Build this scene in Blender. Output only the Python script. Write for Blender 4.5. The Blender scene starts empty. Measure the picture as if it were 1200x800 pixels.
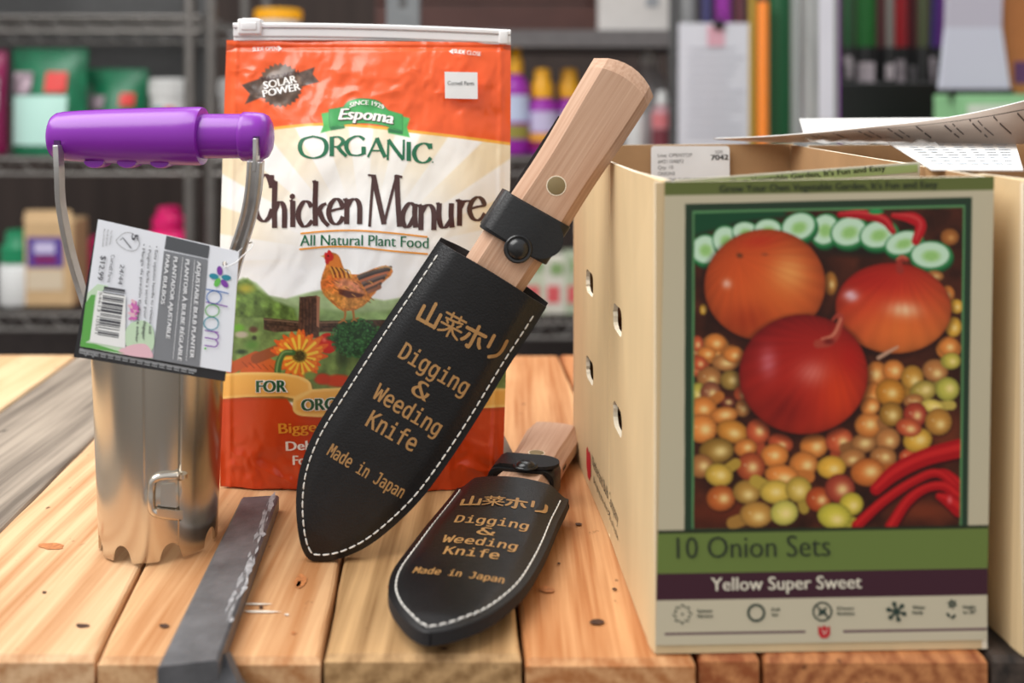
import bpy, bmesh, math, random, os
import numpy as np
from mathutils import Vector, Matrix, geometry

random.seed(7)
rng = np.random.default_rng(11)
SC = bpy.context.scene
COL = SC.collection

# ------------------------------------------------------------------ camera, world, light, exposure
TZ, H = 0.90, 0.236              # tabletop height, camera height above it
CZ = TZ + H
F = 35.0 / 36.0 * 1200.0         # focal length in pixels of the 1200 px frame
HX, HY = 600.0, 112.0            # vanishing point of the level view

cam = bpy.data.cameras.new('camera')
cam.lens = 35.0
cam.sensor_width = 36.0
cam.shift_y = -(400.0 - HY) / 1200.0
cam.clip_start = 0.02
cam.dof.use_dof = True
cam.dof.focus_distance = 0.545
cam.dof.aperture_fstop = 4.7
cam_o = bpy.data.objects.new('camera', cam)
cam_o.location = (0, 0, CZ)
cam_o.rotation_euler = (math.pi / 2, 0, 0)
COL.objects.link(cam_o)
SC.camera = cam_o

SC.view_settings.view_transform = 'Standard'
SC.view_settings.look = 'None'
SC.view_settings.gamma = 1.0
SC.view_settings.use_curve_mapping = False
SC.view_settings.exposure = 0.0

WORLD_LOW, WORLD_MID, WORLD_HIGH, WORLD_STRENGTH = (.40, .37, .34, 1), (.80, .795, .79, 1), (1.0, 1.02, 1.05, 1), 0.84
w = bpy.data.worlds.new('greenhouse_light')
SC.world = w
w.use_nodes = True
nt = w.node_tree
bg = nt.nodes['Background']
tc = nt.nodes.new('ShaderNodeTexCoord')
sx = nt.nodes.new('ShaderNodeSeparateXYZ')
rp = nt.nodes.new('ShaderNodeValToRGB')
mr = nt.nodes.new('ShaderNodeMapRange')
mr.inputs[1].default_value = -1.0
mr.inputs[2].default_value = 1.0
nt.links.new(tc.outputs['Generated'], sx.inputs[0])
nt.links.new(sx.outputs[2], mr.inputs[0])
nt.links.new(mr.outputs[0], rp.inputs[0])
rp.color_ramp.elements[0].position = 0.35
rp.color_ramp.elements[0].color = WORLD_LOW
rp.color_ramp.elements[1].position = 0.85
rp.color_ramp.elements[1].color = WORLD_HIGH
e = rp.color_ramp.elements.new(0.55)
e.color = WORLD_MID
nt.links.new(rp.outputs[0], bg.inputs[0])
bg.inputs[1].default_value = WORLD_STRENGTH


def area_light(name, loc, target, sx_, sy_, power, color=(1, 1, 1)):
    l = bpy.data.lights.new(name, 'AREA')
    l.shape = 'RECTANGLE'
    l.size, l.size_y = sx_, sy_
    l.energy = power
    l.color = color
    o = bpy.data.objects.new(name, l)
    o.location = loc
    o.rotation_euler = (Vector(target) - Vector(loc)).to_track_quat('-Z', 'Y').to_euler()
    COL.objects.link(o)
    return o


# the translucent roof bays of the shop: one above and behind the table, one over the aisle
area_light('roof_bay_light', (-0.95, 0.25, 2.45), (-0.05, 0.55, TZ), 1.7, 1.3, 44, (1.0, .985, .96))
area_light('back_roof_light', (0.4, 1.9, 3.0), (0.1, 1.2, TZ), 2.4, 1.0, 30, (1.0, .99, .97))

# ------------------------------------------------------------------ helpers


def P(x, y, D):
    """world point seen at photo position (x, y) at distance D along the view"""
    return Vector(((x - HX) / F * D, D, CZ - (y - HY) / F * D))


def gD(y, z=0.0):
    return (H - z) * F / (y - HY)


def G(x, y, z=0.0):
    return P(x, y, gD(y, z))


def s2l(c):
    c = np.asarray(c, dtype=float)
    return np.where(c <= 0.04045, c / 12.92, ((c + 0.055) / 1.055) ** 2.4)


def rgb(r, g, b, k=1.0):
    v = s2l(np.array([r, g, b]) / 255.0) * k
    return (float(v[0]), float(v[1]), float(v[2]), 1.0)


def mat(name, color, rough=0.5, metal=0.0, var=0.0, vscale=40.0, bump=0.0, bscale=200.0, coat=0.0,
        stretch=(1, 1, 1), spec=0.5, trans=0.0, sheen=0.0):
    m = bpy.data.materials.new(name)
    m.use_nodes = True
    n = m.node_tree
    b = n.nodes['Principled BSDF']
    b.inputs['Base Color'].default_value = color
    b.inputs['Roughness'].default_value = rough
    b.inputs['Metallic'].default_value = metal
    b.inputs['Coat Weight'].default_value = coat
    b.inputs['Coat Roughness'].default_value = 0.12
    b.inputs['Specular IOR Level'].default_value = spec
    b.inputs['Transmission Weight'].default_value = trans
    t = n.nodes.new('ShaderNodeTexCoord')
    mp = n.nodes.new('ShaderNodeMapping')
    mp.inputs['Scale'].default_value = stretch
    n.links.new(t.outputs['Object'], mp.inputs[0])
    ns = n.nodes.new('ShaderNodeTexNoise')
    ns.inputs['Scale'].default_value = vscale
    ns.inputs['Detail'].default_value = 5
    n.links.new(mp.outputs[0], ns.inputs['Vector'])
    r = n.nodes.new('ShaderNodeValToRGB')
    r.color_ramp.elements[0].position = .3
    r.color_ramp.elements[1].position = .7
    r.color_ramp.elements[0].color = tuple(c * (1 - var) for c in color[:3]) + (1,)
    r.color_ramp.elements[1].color = tuple(min(1, c * (1 + var)) for c in color[:3]) + (1,)
    n.links.new(ns.outputs[0], r.inputs[0])
    n.links.new(r.outputs[0], b.inputs['Base Color'])
    if bump:
        n2 = n.nodes.new('ShaderNodeTexNoise')
        n2.inputs['Scale'].default_value = bscale
        n2.inputs['Detail'].default_value = 4
        n.links.new(mp.outputs[0], n2.inputs['Vector'])
        bp = n.nodes.new('ShaderNodeBump')
        bp.inputs['Strength'].default_value = bump
        bp.inputs['Distance'].default_value = 0.001
        n.links.new(n2.outputs[0], bp.inputs['Height'])
        n.links.new(bp.outputs[0], b.inputs['Normal'])
    return m


def print_mat(name, rough=0.5, coat=0.0, spec=0.5):
    """printed surface: colours come from the mesh's colour attribute"""
    m = bpy.data.materials.new(name)
    m.use_nodes = True
    n = m.node_tree
    b = n.nodes['Principled BSDF']
    a = n.nodes.new('ShaderNodeVertexColor')
    a.layer_name = 'Print'
    n.links.new(a.outputs[0], b.inputs['Base Color'])
    b.inputs['Roughness'].default_value = rough
    b.inputs['Coat Weight'].default_value = coat
    b.inputs['Coat Roughness'].default_value = .1
    b.inputs['Specular IOR Level'].default_value = spec
    return m


def wood_mat(name, c_light, c_dark, seed, ring=26.0, axis='Y', rough=.62, knots=True, fine=1.0, centre=(0, 0, -.06), amt=.20):
    m = bpy.data.materials.new(name)
    m.use_nodes = True
    n = m.node_tree
    L = n.links.new
    b = n.nodes['Principled BSDF']
    b.inputs['Roughness'].default_value = rough
    b.inputs['Specular IOR Level'].default_value = .3
    t = n.nodes.new('ShaderNodeTexCoord')
    st = {'Y': (1, .10, 1), 'X': (.1, 1, 1)}[axis]
    mp = n.nodes.new('ShaderNodeMapping')
    mp.inputs['Location'].default_value = centre
    mp.inputs['Scale'].default_value = st
    L(t.outputs['Object'], mp.inputs[0])
    wv = n.nodes.new('ShaderNodeTexWave')
    wv.wave_type = 'RINGS'
    wv.rings_direction = axis
    wv.inputs['Scale'].default_value = ring
    wv.inputs['Distortion'].default_value = 4.5
    wv.inputs['Detail'].default_value = 3
    wv.inputs['Detail Scale'].default_value = 1.2
    wv.inputs['Phase Offset'].default_value = seed * 1.7
    L(mp.outputs[0], wv.inputs['Vector'])
    mp2 = n.nodes.new('ShaderNodeMapping')
    mp2.inputs['Location'].default_value = (seed * 3.1, seed * .7, seed)
    mp2.inputs['Scale'].default_value = {'Y': (300 * fine, 9, 300 * fine), 'X': (9, 300 * fine, 300 * fine)}[axis]
    L(t.outputs['Object'], mp2.inputs[0])
    gr = n.nodes.new('ShaderNodeTexNoise')
    gr.inputs['Scale'].default_value = 1
    gr.inputs['Detail'].default_value = 5
    L(mp2.outputs[0], gr.inputs['Vector'])
    mp3 = n.nodes.new('ShaderNodeMapping')
    mp3.inputs['Location'].default_value = (seed, seed * 2, 0)
    mp3.inputs['Scale'].default_value = {'Y': (14, 5, 14), 'X': (5, 14, 14)}[axis]
    L(t.outputs['Object'], mp3.inputs[0])
    bl = n.nodes.new('ShaderNodeTexNoise')
    bl.inputs['Scale'].default_value = 1
    bl.inputs['Detail'].default_value = 6
    L(mp3.outputs[0], bl.inputs['Vector'])
    a1 = n.nodes.new('ShaderNodeMath')
    a1.operation = 'MULTIPLY_ADD'
    L(wv.outputs['Fac'], a1.inputs[0])
    a1.inputs[1].default_value = amt
    a1.inputs[2].default_value = 0
    a2 = n.nodes.new('ShaderNodeMath')
    a2.operation = 'MULTIPLY_ADD'
    L(gr.outputs[0], a2.inputs[0])
    a2.inputs[1].default_value = .55
    L(a1.outputs[0], a2.inputs[2])
    a3 = n.nodes.new('ShaderNodeMath')
    a3.operation = 'MULTIPLY_ADD'
    L(bl.outputs[0], a3.inputs[0])
    a3.inputs[1].default_value = .5
    L(a2.outputs[0], a3.inputs[2])
    r = n.nodes.new('ShaderNodeValToRGB')
    r.color_ramp.elements[0].position = .46
    r.color_ramp.elements[0].color = c_light
    r.color_ramp.elements[1].position = .79
    r.color_ramp.elements[1].color = c_dark
    r.color_ramp.elements[1].position = min(1, r.color_ramp.elements[1].position)
    L(a3.outputs[0], r.inputs[0])
    out = r.outputs[0]
    if knots:
        vo = n.nodes.new('ShaderNodeTexNoise')
        vo.inputs['Scale'].default_value = 1
        vo.inputs['Detail'].default_value = 3
        mp4 = n.nodes.new('ShaderNodeMapping')
        mp4.inputs['Location'].default_value = (seed * 5.3, seed, 0)
        mp4.inputs['Scale'].default_value = (120, 70, 120)
        L(t.outputs['Object'], mp4.inputs[0])
        L(mp4.outputs[0], vo.inputs['Vector'])
        kr = n.nodes.new('ShaderNodeValToRGB')
        kr.color_ramp.elements[0].position = .70
        kr.color_ramp.elements[1].position = .78
        L(vo.outputs[0], kr.inputs[0])
        mx = n.nodes.new('ShaderNodeMix')
        mx.data_type = 'RGBA'
        mx.inputs[7].default_value = tuple(c * .35 for c in c_dark[:3]) + (1,)
        L(kr.outputs[0], mx.inputs[0])
        L(out, mx.inputs[6])
        out = mx.outputs[2]
    L(out, b.inputs['Base Color'])
    bp = n.nodes.new('ShaderNodeBump')
    bp.inputs['Strength'].default_value = .35
    bp.inputs['Distance'].default_value = .0006
    L(a2.outputs[0], bp.inputs['Height'])
    L(bp.outputs[0], b.inputs['Normal'])
    return m


def tag(o, label, cat, group=None, kind=None):
    o['label'] = label
    o['category'] = cat
    if group:
        o['group'] = group
    if kind:
        o['kind'] = kind
    return o


def thing(name, label, cat, loc=(0, 0, 0), group=None):
    o = bpy.data.objects.new(name, None)
    o.empty_display_size = .02
    o.location = loc
    COL.objects.link(o)
    return tag(o, label, cat, group)


def frame_of(d, up=Vector((0, 0, 1))):
    d = d.normalized()
    if abs(d.dot(up)) > .98:
        up = Vector((0, 1, 0))
    s = d.cross(up).normalized()
    return s, s.cross(d).normalized()


class MB:
    """collects shapes and links them as one mesh object"""

    def __init__(self):
        self.v, self.f, self.m, self.s, self.c = [], [], [], [], {}
        self.n = 0

    def add(self, verts, faces, m=0, smooth=False, colors=None):
        k = self.n
        self.v.extend([tuple(p) for p in verts])
        self.n += len(verts)
        self.f.extend([tuple(i + k for i in q) for q in faces])
        self.m.extend([m] * len(faces))
        self.s.extend([smooth] * len(faces))
        if colors is not None:
            self.c[k] = colors
        return self

    def grid(self, pts, m=0, smooth=True, colors=None, flip=False, wrap=False):
        """pts: array rows x cols x 3"""
        pts = np.asarray(pts)
        r, c = pts.shape[:2]
        idx = np.arange(r * c).reshape(r, c)
        if wrap:
            idx = np.concatenate([idx, idx[:, :1]], 1)
        q = np.stack([idx[:-1, :-1], idx[1:, :-1], idx[1:, 1:], idx[:-1, 1:]], -1).reshape(-1, 4)
        if flip:
            q = q[:, ::-1]
        return self.add(pts.reshape(-1, 3).tolist(), q.tolist(), m, smooth, colors)

    def hexa(self, b, t, m=0):
        """b, t: four bottom and four top corners, same order"""
        return self.add(list(b) + list(t), [(3, 2, 1, 0), (4, 5, 6, 7), (0, 1, 5, 4), (1, 2, 6, 5), (2, 3, 7, 6), (3, 0, 4, 7)], m)

    def box(self, c, s, m=0, rot=None):
        c = Vector(c)
        pts = []
        for z in (-1, 1):
            for x, y in ((-1, -1), (1, -1), (1, 1), (-1, 1)):
                p = Vector((x * s[0] / 2, y * s[1] / 2, z * s[2] / 2))
                if rot is not None:
                    p = rot @ p
                pts.append(c + p)
        return self.hexa(pts[:4], pts[4:], m)

    def rbox(self, c, s, r=.002, m=0, seg=3, rot=None):
        """box with rounded edges"""
        bm = bmesh.new()
        bmesh.ops.create_cube(bm, size=1)
        for v in bm.verts:
            v.co = Vector((v.co.x * s[0], v.co.y * s[1], v.co.z * s[2]))
        bmesh.ops.bevel(bm, geom=bm.edges[:], offset=r, segments=seg, profile=.5, affect='EDGES')
        R = rot if rot is not None else Matrix.Identity(3)
        bm.verts.index_update()
        vs = [Vector(c) + R @ v.co for v in bm.verts]
        fs = [tuple(v.index for v in f.verts) for f in bm.faces]
        bm.free()
        return self.add(vs, fs, m, True)

    def tube(self, path, r, n=12, m=0, cap=True, smooth=True):
        path = [Vector(p) for p in path]
        rr = r if isinstance(r, (list, tuple)) else [r] * len(path)
        rows = []
        up = None
        for i, p in enumerate(path):
            d = (path[min(i + 1, len(path) - 1)] - path[max(i - 1, 0)])
            s, u = frame_of(d) if up is None else (d.cross(up).normalized(), None)
            if u is None:
                u = s.cross(d.normalized()).normalized()
            up = u
            rows.append([p + (s * math.cos(a) + u * math.sin(a)) * rr[i] for a in (2 * math.pi * k / n for k in range(n))])
        self.grid(rows, m, smooth, wrap=True)
        if cap:
            k = self.n
            self.add(rows[0], [tuple(range(n))], m)
            self.add(rows[-1], [tuple(range(n))[::-1]], m)
        return self

    def sweep(self, path, prof, side, m=0, smooth=False):
        """closed 2D profile (a, b) swept along path; a runs along `side`"""
        path = [Vector(p) for p in path]
        rows = []
        for i, p in enumerate(path):
            d = (path[min(i + 1, len(path) - 1)] - path[max(i - 1, 0)]).normalized()
            s = (Vector(side) - d * d.dot(Vector(side))).normalized()
            u = s.cross(d).normalized()
            rows.append([p + s * a + u * b for a, b in prof])
        self.grid(rows, m, smooth, wrap=True)
        n = len(prof)
        self.add(rows[0], [tuple(range(n))], m)
        self.add(rows[-1], [tuple(range(n))[::-1]], m)
        return self

    def lathe(self, prof, origin, axis=(0, 0, 1), n=32, m=0, squash=1.0, mats=None, side=None):
        """prof: list of (radius, along); squash flattens across the second side vector"""
        a = Vector(axis).normalized()
        if side is None:
            s, u = frame_of(a)
        else:
            s = Vector(side)
            u = s.cross(a).normalized()
        o = Vector(origin)
        rows = [[o + a * h + (s * math.cos(t) + u * math.sin(t) * squash) * max(r, 1e-5) for t in (2 * math.pi * k / n for k in range(n))] for r, h in prof]
        if mats is None:
            return self.grid(rows, m, True, wrap=True)
        for i in range(len(rows) - 1):
            self.grid(rows[i:i + 2], mats[i], True, wrap=True)
        return self

    def build(self, name, mats, parent=None, local=False, sub=None, bevel=0.0, weld=True):
        off = Vector((0, 0, 0))
        if parent is not None and not local:
            p = parent
            while p is not None:
                off += p.location
                p = p.parent
        me = bpy.data.meshes.new(name)
        V = np.array(self.v, dtype=float).reshape(-1, 3) - np.array(off)
        me.from_pydata(V.tolist(), [], self.f)
        for m in (mats if isinstance(mats, (list, tuple)) else [mats]):
            me.materials.append(m)
        me.polygons.foreach_set('material_index', self.m)
        me.polygons.foreach_set('use_smooth', self.s)
        if self.c:
            at = me.color_attributes.new('Print', 'FLOAT_COLOR', 'POINT')
            arr = np.ones((len(V), 4), dtype=np.float32)
            for k, c in self.c.items():
                c = np.asarray(c).reshape(-1, 3)
                arr[k:k + len(c), :3] = c
            at.data.foreach_set('color', arr.ravel())
        me.update()
        o = bpy.data.objects.new(name, me)
        COL.objects.link(o)
        if parent is not None:
            o.parent = parent
        if not self.c and (weld or bevel):
            bm = bmesh.new()
            bm.from_mesh(me)
            if weld:
                bmesh.ops.remove_doubles(bm, verts=bm.verts, dist=1e-6)
            bmesh.ops.recalc_face_normals(bm, faces=bm.faces)
            bm.to_mesh(me)
            bm.free()
        if any(self.s):
            me.set_sharp_from_angle(angle=math.radians(38))
        if bevel:
            md = o.modifiers.new('bevel', 'BEVEL')
            md.width = bevel
            md.segments = 3
            md.limit_method = 'ANGLE'
        return o


def cr(pts, n=10, closed=False):
    """smooth curve through points of any dimension"""
    p = [np.array(q, dtype=float) for q in pts]
    if closed:
        q = [p[-1]] + p + [p[0], p[1]]
    else:
        q = [2 * p[0] - p[1]] + p + [2 * p[-1] - p[-2]]
    out = []
    for i in range(1, len(q) - 2):
        a, b, c, d = q[i - 1:i + 3]
        for k in range(n):
            t = k / n
            out.append(.5 * (2 * b + (c - a) * t + (2 * a - 5 * b + 4 * c - d) * t * t + (3 * b - a - 3 * c + d) * t ** 3))
    if not closed:
        out.append(p[-1])
    return out


def cdt(outer, holes=(), extra=()):
    pts, edges = [], []
    for loop in [outer] + list(holes):
        k = len(pts)
        pts += [Vector((float(a[0]), float(a[1]))) for a in loop]
        edges += [(k + i, k + (i + 1) % len(loop)) for i in range(len(loop))]
    for a, b in extra:
        k = len(pts)
        pts += [Vector(a), Vector(b)]
        edges.append((k, k + 1))
    r = geometry.delaunay_2d_cdt(pts, edges, [], 1, 1e-9)
    v = [tuple(q) for q in r[0]]

    def inside(p, loop):
        c = False
        for (x0, y0), (x1, y1) in zip(loop, loop[1:] + loop[:1]):
            if (y0 > p[1]) != (y1 > p[1]) and p[0] < (x1 - x0) * (p[1] - y0) / (y1 - y0) + x0:
                c = not c
        return c
    ol = [(float(a_), float(b_)) for a_, b_ in outer]
    hl = [[(float(a_), float(b_)) for a_, b_ in h_] for h_ in holes]
    out = []
    for q in r[2]:
        c = (sum(v[i][0] for i in q) / len(q), sum(v[i][1] for i in q) / len(q))
        if inside(c, ol) and not any(inside(c, h_) for h_ in hl):
            out.append(tuple(q))
    return v, out


def plate(mb, outer, holes, fn, m=0, mside=None, extra=(), mback=None):
    """solid sheet: fn(a, b, side) -> 3D, side 0 is the front and 1 the back"""
    v, f = cdt(outer, holes, extra)
    mb.add([fn(a, b, 0) for a, b in v], f, m)
    mb.add([fn(a, b, 1) for a, b in v], [q[::-1] for q in f], m if mback is None else mback)
    for loop in [outer] + list(holes):
        n = len(loop)
        mb.add([fn(a, b, 0) for a, b in loop] + [fn(a, b, 1) for a, b in loop],
               [(i, n + i, n + (i + 1) % n, (i + 1) % n) for i in range(n)], m if mside is None else mside)
    return mb


def rrect(cx, cy, w_, h_, r, n=5):
    out = []
    for sx_, sy_, a0 in ((1, 1, 0), (-1, 1, 90), (-1, -1, 180), (1, -1, 270)):
        for k in range(n + 1):
            a = math.radians(a0 + 90 * k / n)
            out.append((cx + sx_ * (w_ / 2 - r) + r * math.cos(a), cy + sy_ * (h_ / 2 - r) + r * math.sin(a)))
    return out


class Plane:
    """plane through three photo points at given distances"""

    def __init__(self, a, b, c):
        A, B, C_ = P(*a), P(*b), P(*c)
        self.o = A
        n = (B - A).cross(C_ - A).normalized()
        if n.y > 0:
            n = -n
        self.n = n
        self.den = n.dot(A - Vector((0, 0, CZ)))

    def __call__(self, x, y, off=0.0):
        d = Vector(((x - HX) / F, 1.0, -(y - HY) / F))
        t = self.den / self.n.dot(d)
        return Vector((0, 0, CZ)) + d * t + self.n * off


# ------------------------------------------------------------------ lettering
MONO = None
try:
    MONO = bpy.data.fonts.load(os.path.join(bpy.utils.system_resource('DATAFILES'), 'fonts', 'DejaVuSansMono.woff2'))
except Exception:
    MONO = None
_tc = {}


def text2d(body, font=None, offset=0.0, fine=0.0):
    key = (body, font.name if font else '', offset, fine)
    if key not in _tc:
        c = bpy.data.curves.new('lettering', 'FONT')
        c.body = body
        c.resolution_u = 3
        c.offset = offset
        if font:
            c.font = font
        o = bpy.data.objects.new('lettering', c)
        COL.objects.link(o)
        bpy.context.view_layer.update()
        me = o.evaluated_get(bpy.context.evaluated_depsgraph_get()).to_mesh()
        v = np.array([tuple(p.co)[:2] for p in me.vertices]).reshape(-1, 2)
        f = [tuple(q.vertices) for q in me.polygons]
        if fine and len(v):
            bm = bmesh.new()
            bm.from_mesh(me)
            bmesh.ops.triangulate(bm, faces=bm.faces[:])
            for _ in range(5):
                lg = [q for q in bm.edges if q.calc_length() > fine]
                if not lg:
                    break
                bmesh.ops.subdivide_edges(bm, edges=lg, cuts=1)
                bmesh.ops.triangulate(bm, faces=[q for q in bm.faces if len(q.verts) > 3])
            bm.verts.index_update()
            v = np.array([tuple(p.co)[:2] for p in bm.verts])
            f = [tuple(p.index for p in q.verts) for q in bm.faces]
            bm.free()
        bpy.data.objects.remove(o)
        bpy.data.curves.remove(c)
        _tc[key] = (v, f)
    return _tc[key]


def put_text(mb, body, p0, p1, cap, surf, m, font=None, offset=0.0, shear=0.0, arc=0.0, fat=0.0, off=.0003, rise=0.0, fine=0.0):
    """body along p0 -> p1 (photo positions on the surface), capitals cap px tall"""
    v, f = text2d(body, font, offset, fine)
    if not len(v):
        return
    capu = text2d('H', font)[0][:, 1].max()
    x0, x1 = v[:, 0].min(), v[:, 0].max()
    p0, p1 = np.array(p0, float), np.array(p1, float)
    d = p1 - p0
    ln = np.linalg.norm(d)
    n = np.array([d[1], -d[0]]) / ln
    for k in ((0, 1) if fat else (0,)):
        t = (v[:, 0] - x0) / max(1e-6, x1 - x0)
        h = v[:, 1] / capu * cap
        q = p0 + np.outer(t, d) + np.outer(h + arc * 4 * t * (1 - t) + rise * t, n) + np.outer(h * shear + k * fat, d / ln)
        mb.add([surf(a, b, off + k * .00004) for a, b in q], f, m)


def ribbon(mb, pts, thick, thin, surf, m, off=.0003, n=8, smooth=True):
    if len(pts) == 2:
        pts = [tuple(np.array(pts[0]) * (1 - t) + np.array(pts[1]) * t) for t in np.linspace(0, 1, 9)]
    c = np.array(cr(pts, n) if smooth and len(pts) > 2 else pts)
    d = np.gradient(c, axis=0)
    ln = np.linalg.norm(d, axis=1, keepdims=True) + 1e-9
    d = d / ln
    wd = (thin + (thick - thin) * np.abs(d[:, 1:2]) ** 1.2) / 2
    nn = np.stack([-d[:, 1], d[:, 0]], 1) * wd
    A, B = c + nn, c - nn
    k = len(c)
    vs = [surf(a, b, off) for a, b in A] + [surf(a, b, off) for a, b in B]
    fs = [(i, i + 1, k + i + 1, k + i) for i in range(k - 1)]
    mb.add(vs, fs, m)


def shape(mb, pts, surf, m, off=.0003):
    v, f = cdt(pts)
    mb.add([surf(a, b, off) for a, b in v], f, m)


def disc(mb, cx, cy, rx, ry, surf, m, off=.0003, ang=0.0, n=20):
    ca, sa = math.cos(ang), math.sin(ang)
    pts = [(cx + rx * math.cos(t) * ca - ry * math.sin(t) * sa, cy + rx * math.cos(t) * sa + ry * math.sin(t) * ca)
           for t in (2 * math.pi * k / n for k in range(n))]
    mb.add([surf(a, b, off) for a, b in pts], [tuple(range(n))], m)


def rect(x0, y0, x1, y1):
    return [(x0, y0), (x1, y0), (x1, y1), (x0, y1)]


# ------------------------------------------------------------------ print painter (colours of printed pictures, point by point)
def vnoise(x, y, seed=0):
    xi, yi = np.floor(x).astype(int), np.floor(y).astype(int)
    fx, fy = x - xi, y - yi
    fx, fy = fx * fx * (3 - 2 * fx), fy * fy * (3 - 2 * fy)

    def h(a, b):
        q = np.sin(a * 127.1 + b * 311.7 + seed * 74.7) * 43758.5453
        return q - np.floor(q)
    return (h(xi, yi) * (1 - fx) + h(xi + 1, yi) * fx) * (1 - fy) + (h(xi, yi + 1) * (1 - fx) + h(xi + 1, yi + 1) * fx) * fy


def fbm(x, y, seed=0, o=4):
    r, a, t = 0, .5, 0
    for k in range(o):
        r = r + a * vnoise(x * 2 ** k, y * 2 ** k, seed + k * 13)
        t += a
        a *= .5
    return r / t


class Print:
    def __init__(self, X, Y, color):
        self.X, self.Y = X, Y
        self.A = np.empty(X.shape + (3,))
        self.A[:] = np.array(color) / 255.0

    def rows(self, y0, y1):
        ok = np.where((self.Y.max(1) >= y0) & (self.Y.min(1) <= y1))[0]
        return slice(ok[0], ok[-1] + 1) if len(ok) else slice(0, 0)

    def put(self, sl, a, c):
        if np.ndim(c) == 1:
            c = np.array(c, float) / 255.0
        self.A[sl] = self.A[sl] * (1 - a[..., None]) + c * a[..., None]

    def poly(self, pts, c, soft=1.0, tex=0.0, ts=.3, alpha=1.0):
        pts = np.array(pts, float)
        sl = self.rows(pts[:, 1].min() - soft, pts[:, 1].max() + soft)
        X, Y = self.X[sl], self.Y[sl]
        if not X.size:
            return
        ins = np.zeros(X.shape, bool)
        dm = np.full(X.shape, 1e9)
        for (x0, y0), (x1, y1) in zip(pts, np.roll(pts, -1, 0)):
            cond = (y0 > Y) != (y1 > Y)
            with np.errstate(divide='ignore', invalid='ignore'):
                xx = (x1 - x0) * (Y - y0) / (y1 - y0 if y1 != y0 else 1e-9) + x0
            ins ^= cond & (X < xx)
            l2 = (x1 - x0) ** 2 + (y1 - y0) ** 2 + 1e-9
            t = np.clip(((X - x0) * (x1 - x0) + (Y - y0) * (y1 - y0)) / l2, 0, 1)
            dm = np.minimum(dm, np.hypot(X - x0 - t * (x1 - x0), Y - y0 - t * (y1 - y0)))
        sd = np.where(ins, dm, -dm)
        a = np.clip(.5 + sd / soft, 0, 1) * alpha
        col = np.array(c, float) / 255.0
        if tex:
            col = col * (1 + tex * (fbm(X * ts, Y * ts, int(pts[0, 0])) - .5)[..., None] * 2)
        self.put(sl, a, np.clip(col * np.ones(X.shape + (3,)), 0, 1))

    def stroke(self, pts, wd, c, soft=1.0, smooth=True):
        pts = np.array(cr(pts, 6) if smooth and len(pts) > 2 else pts, float)
        ws = np.interp(np.linspace(0, 1, len(pts)), np.linspace(0, 1, len(wd)), wd) if isinstance(wd, (list, tuple)) else np.full(len(pts), wd)
        sl = self.rows(pts[:, 1].min() - ws.max(), pts[:, 1].max() + ws.max())
        X, Y = self.X[sl], self.Y[sl]
        if not X.size:
            return
        a = np.zeros(X.shape)
        for (x0, y0), (x1, y1), w0 in zip(pts[:-1], pts[1:], ws):
            l2 = (x1 - x0) ** 2 + (y1 - y0) ** 2 + 1e-9
            t = np.clip(((X - x0) * (x1 - x0) + (Y - y0) * (y1 - y0)) / l2, 0, 1)
            d = np.hypot(X - x0 - t * (x1 - x0), Y - y0 - t * (y1 - y0))
            a = np.maximum(a, np.clip(.5 + (w0 / 2 - d) / soft, 0, 1))
        self.put(sl, a, c)

    def ell(self, cx, cy, rx, ry, ang=0.0):
        sl = self.rows(cy - max(rx, ry) * 1.15 - 2, cy + max(rx, ry) * 1.15 + 2)
        X, Y = self.X[sl] - cx, self.Y[sl] - cy
        ca, sa = math.cos(ang), math.sin(ang)
        u, v = (X * ca + Y * sa) / rx, (-X * sa + Y * ca) / ry
        r = np.hypot(u, v)
        return sl, u, v, r, np.clip(.5 + (1 - r) * min(rx, ry), 0, 1)

    def oval(self, cx, cy, rx, ry, c, ang=0.0, soft=None):
        sl, u, v, r, a = self.ell(cx, cy, rx, ry, ang)
        if soft:
            a = np.clip((1 - r) / soft, 0, 1)
        self.put(sl, a, c)

    def bulb(self, cx, cy, rx, ry, c, ang=0.0, hl=(255, 225, 150), h=(.15, .1), hs=.42, dark=.48, spec=.9, tip=None):
        c = np.array(c, float)
        if tip:
            L_ = math.hypot(rx, ry)
            self.stroke([(cx + rx * .6 * math.cos(tip), cy + ry * .6 * math.sin(tip)), (cx + rx * 1.55 * math.cos(tip), cy + ry * 1.55 * math.sin(tip))],
                        [rx * .75, rx * .1], c * .8)
        sl, u, v, r, a = self.ell(cx, cy, rx, ry, ang)
        nz = np.sqrt(np.clip(1 - r * r, 0, 1))
        k = dark + (1 - dark) * nz ** .7
        col = c / 255.0 * k[..., None]
        st = 1 + .05 * np.sin(np.arctan2(v, u + .6) * 26)
        col = col * st[..., None]
        g = np.exp(-((u - h[0]) ** 2 + (v - h[1]) ** 2) / hs ** 2 * 1.6)
        col = col + (np.array(hl) / 255.0 - col) * (g * spec)[..., None]
        self.put(sl, a, np.clip(col, 0, 1))

    def linear(self, k=1.0):
        return (s2l(np.clip(self.A, 0, 1)) * k).reshape(-1, 3)

# ------------------------------------------------------------------ setting
mb = MB()
mb.box((0, 1.6, -.02), (9, 8, .04))
fl = mb.build('floor', mat('concrete_floor', rgb(110, 104, 98), .8, var=.15, vscale=6))
fl['kind'] = 'structure'
mb = MB()
mb.box((0, 3.35, 1.5), (9, .08, 3.0))
wl = mb.build('wall_back', mat('dark_board_wall', rgb(62, 50, 45), .8, var=.25, vscale=3, stretch=(6, 1, .4)))
wl['kind'] = 'structure'

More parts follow.
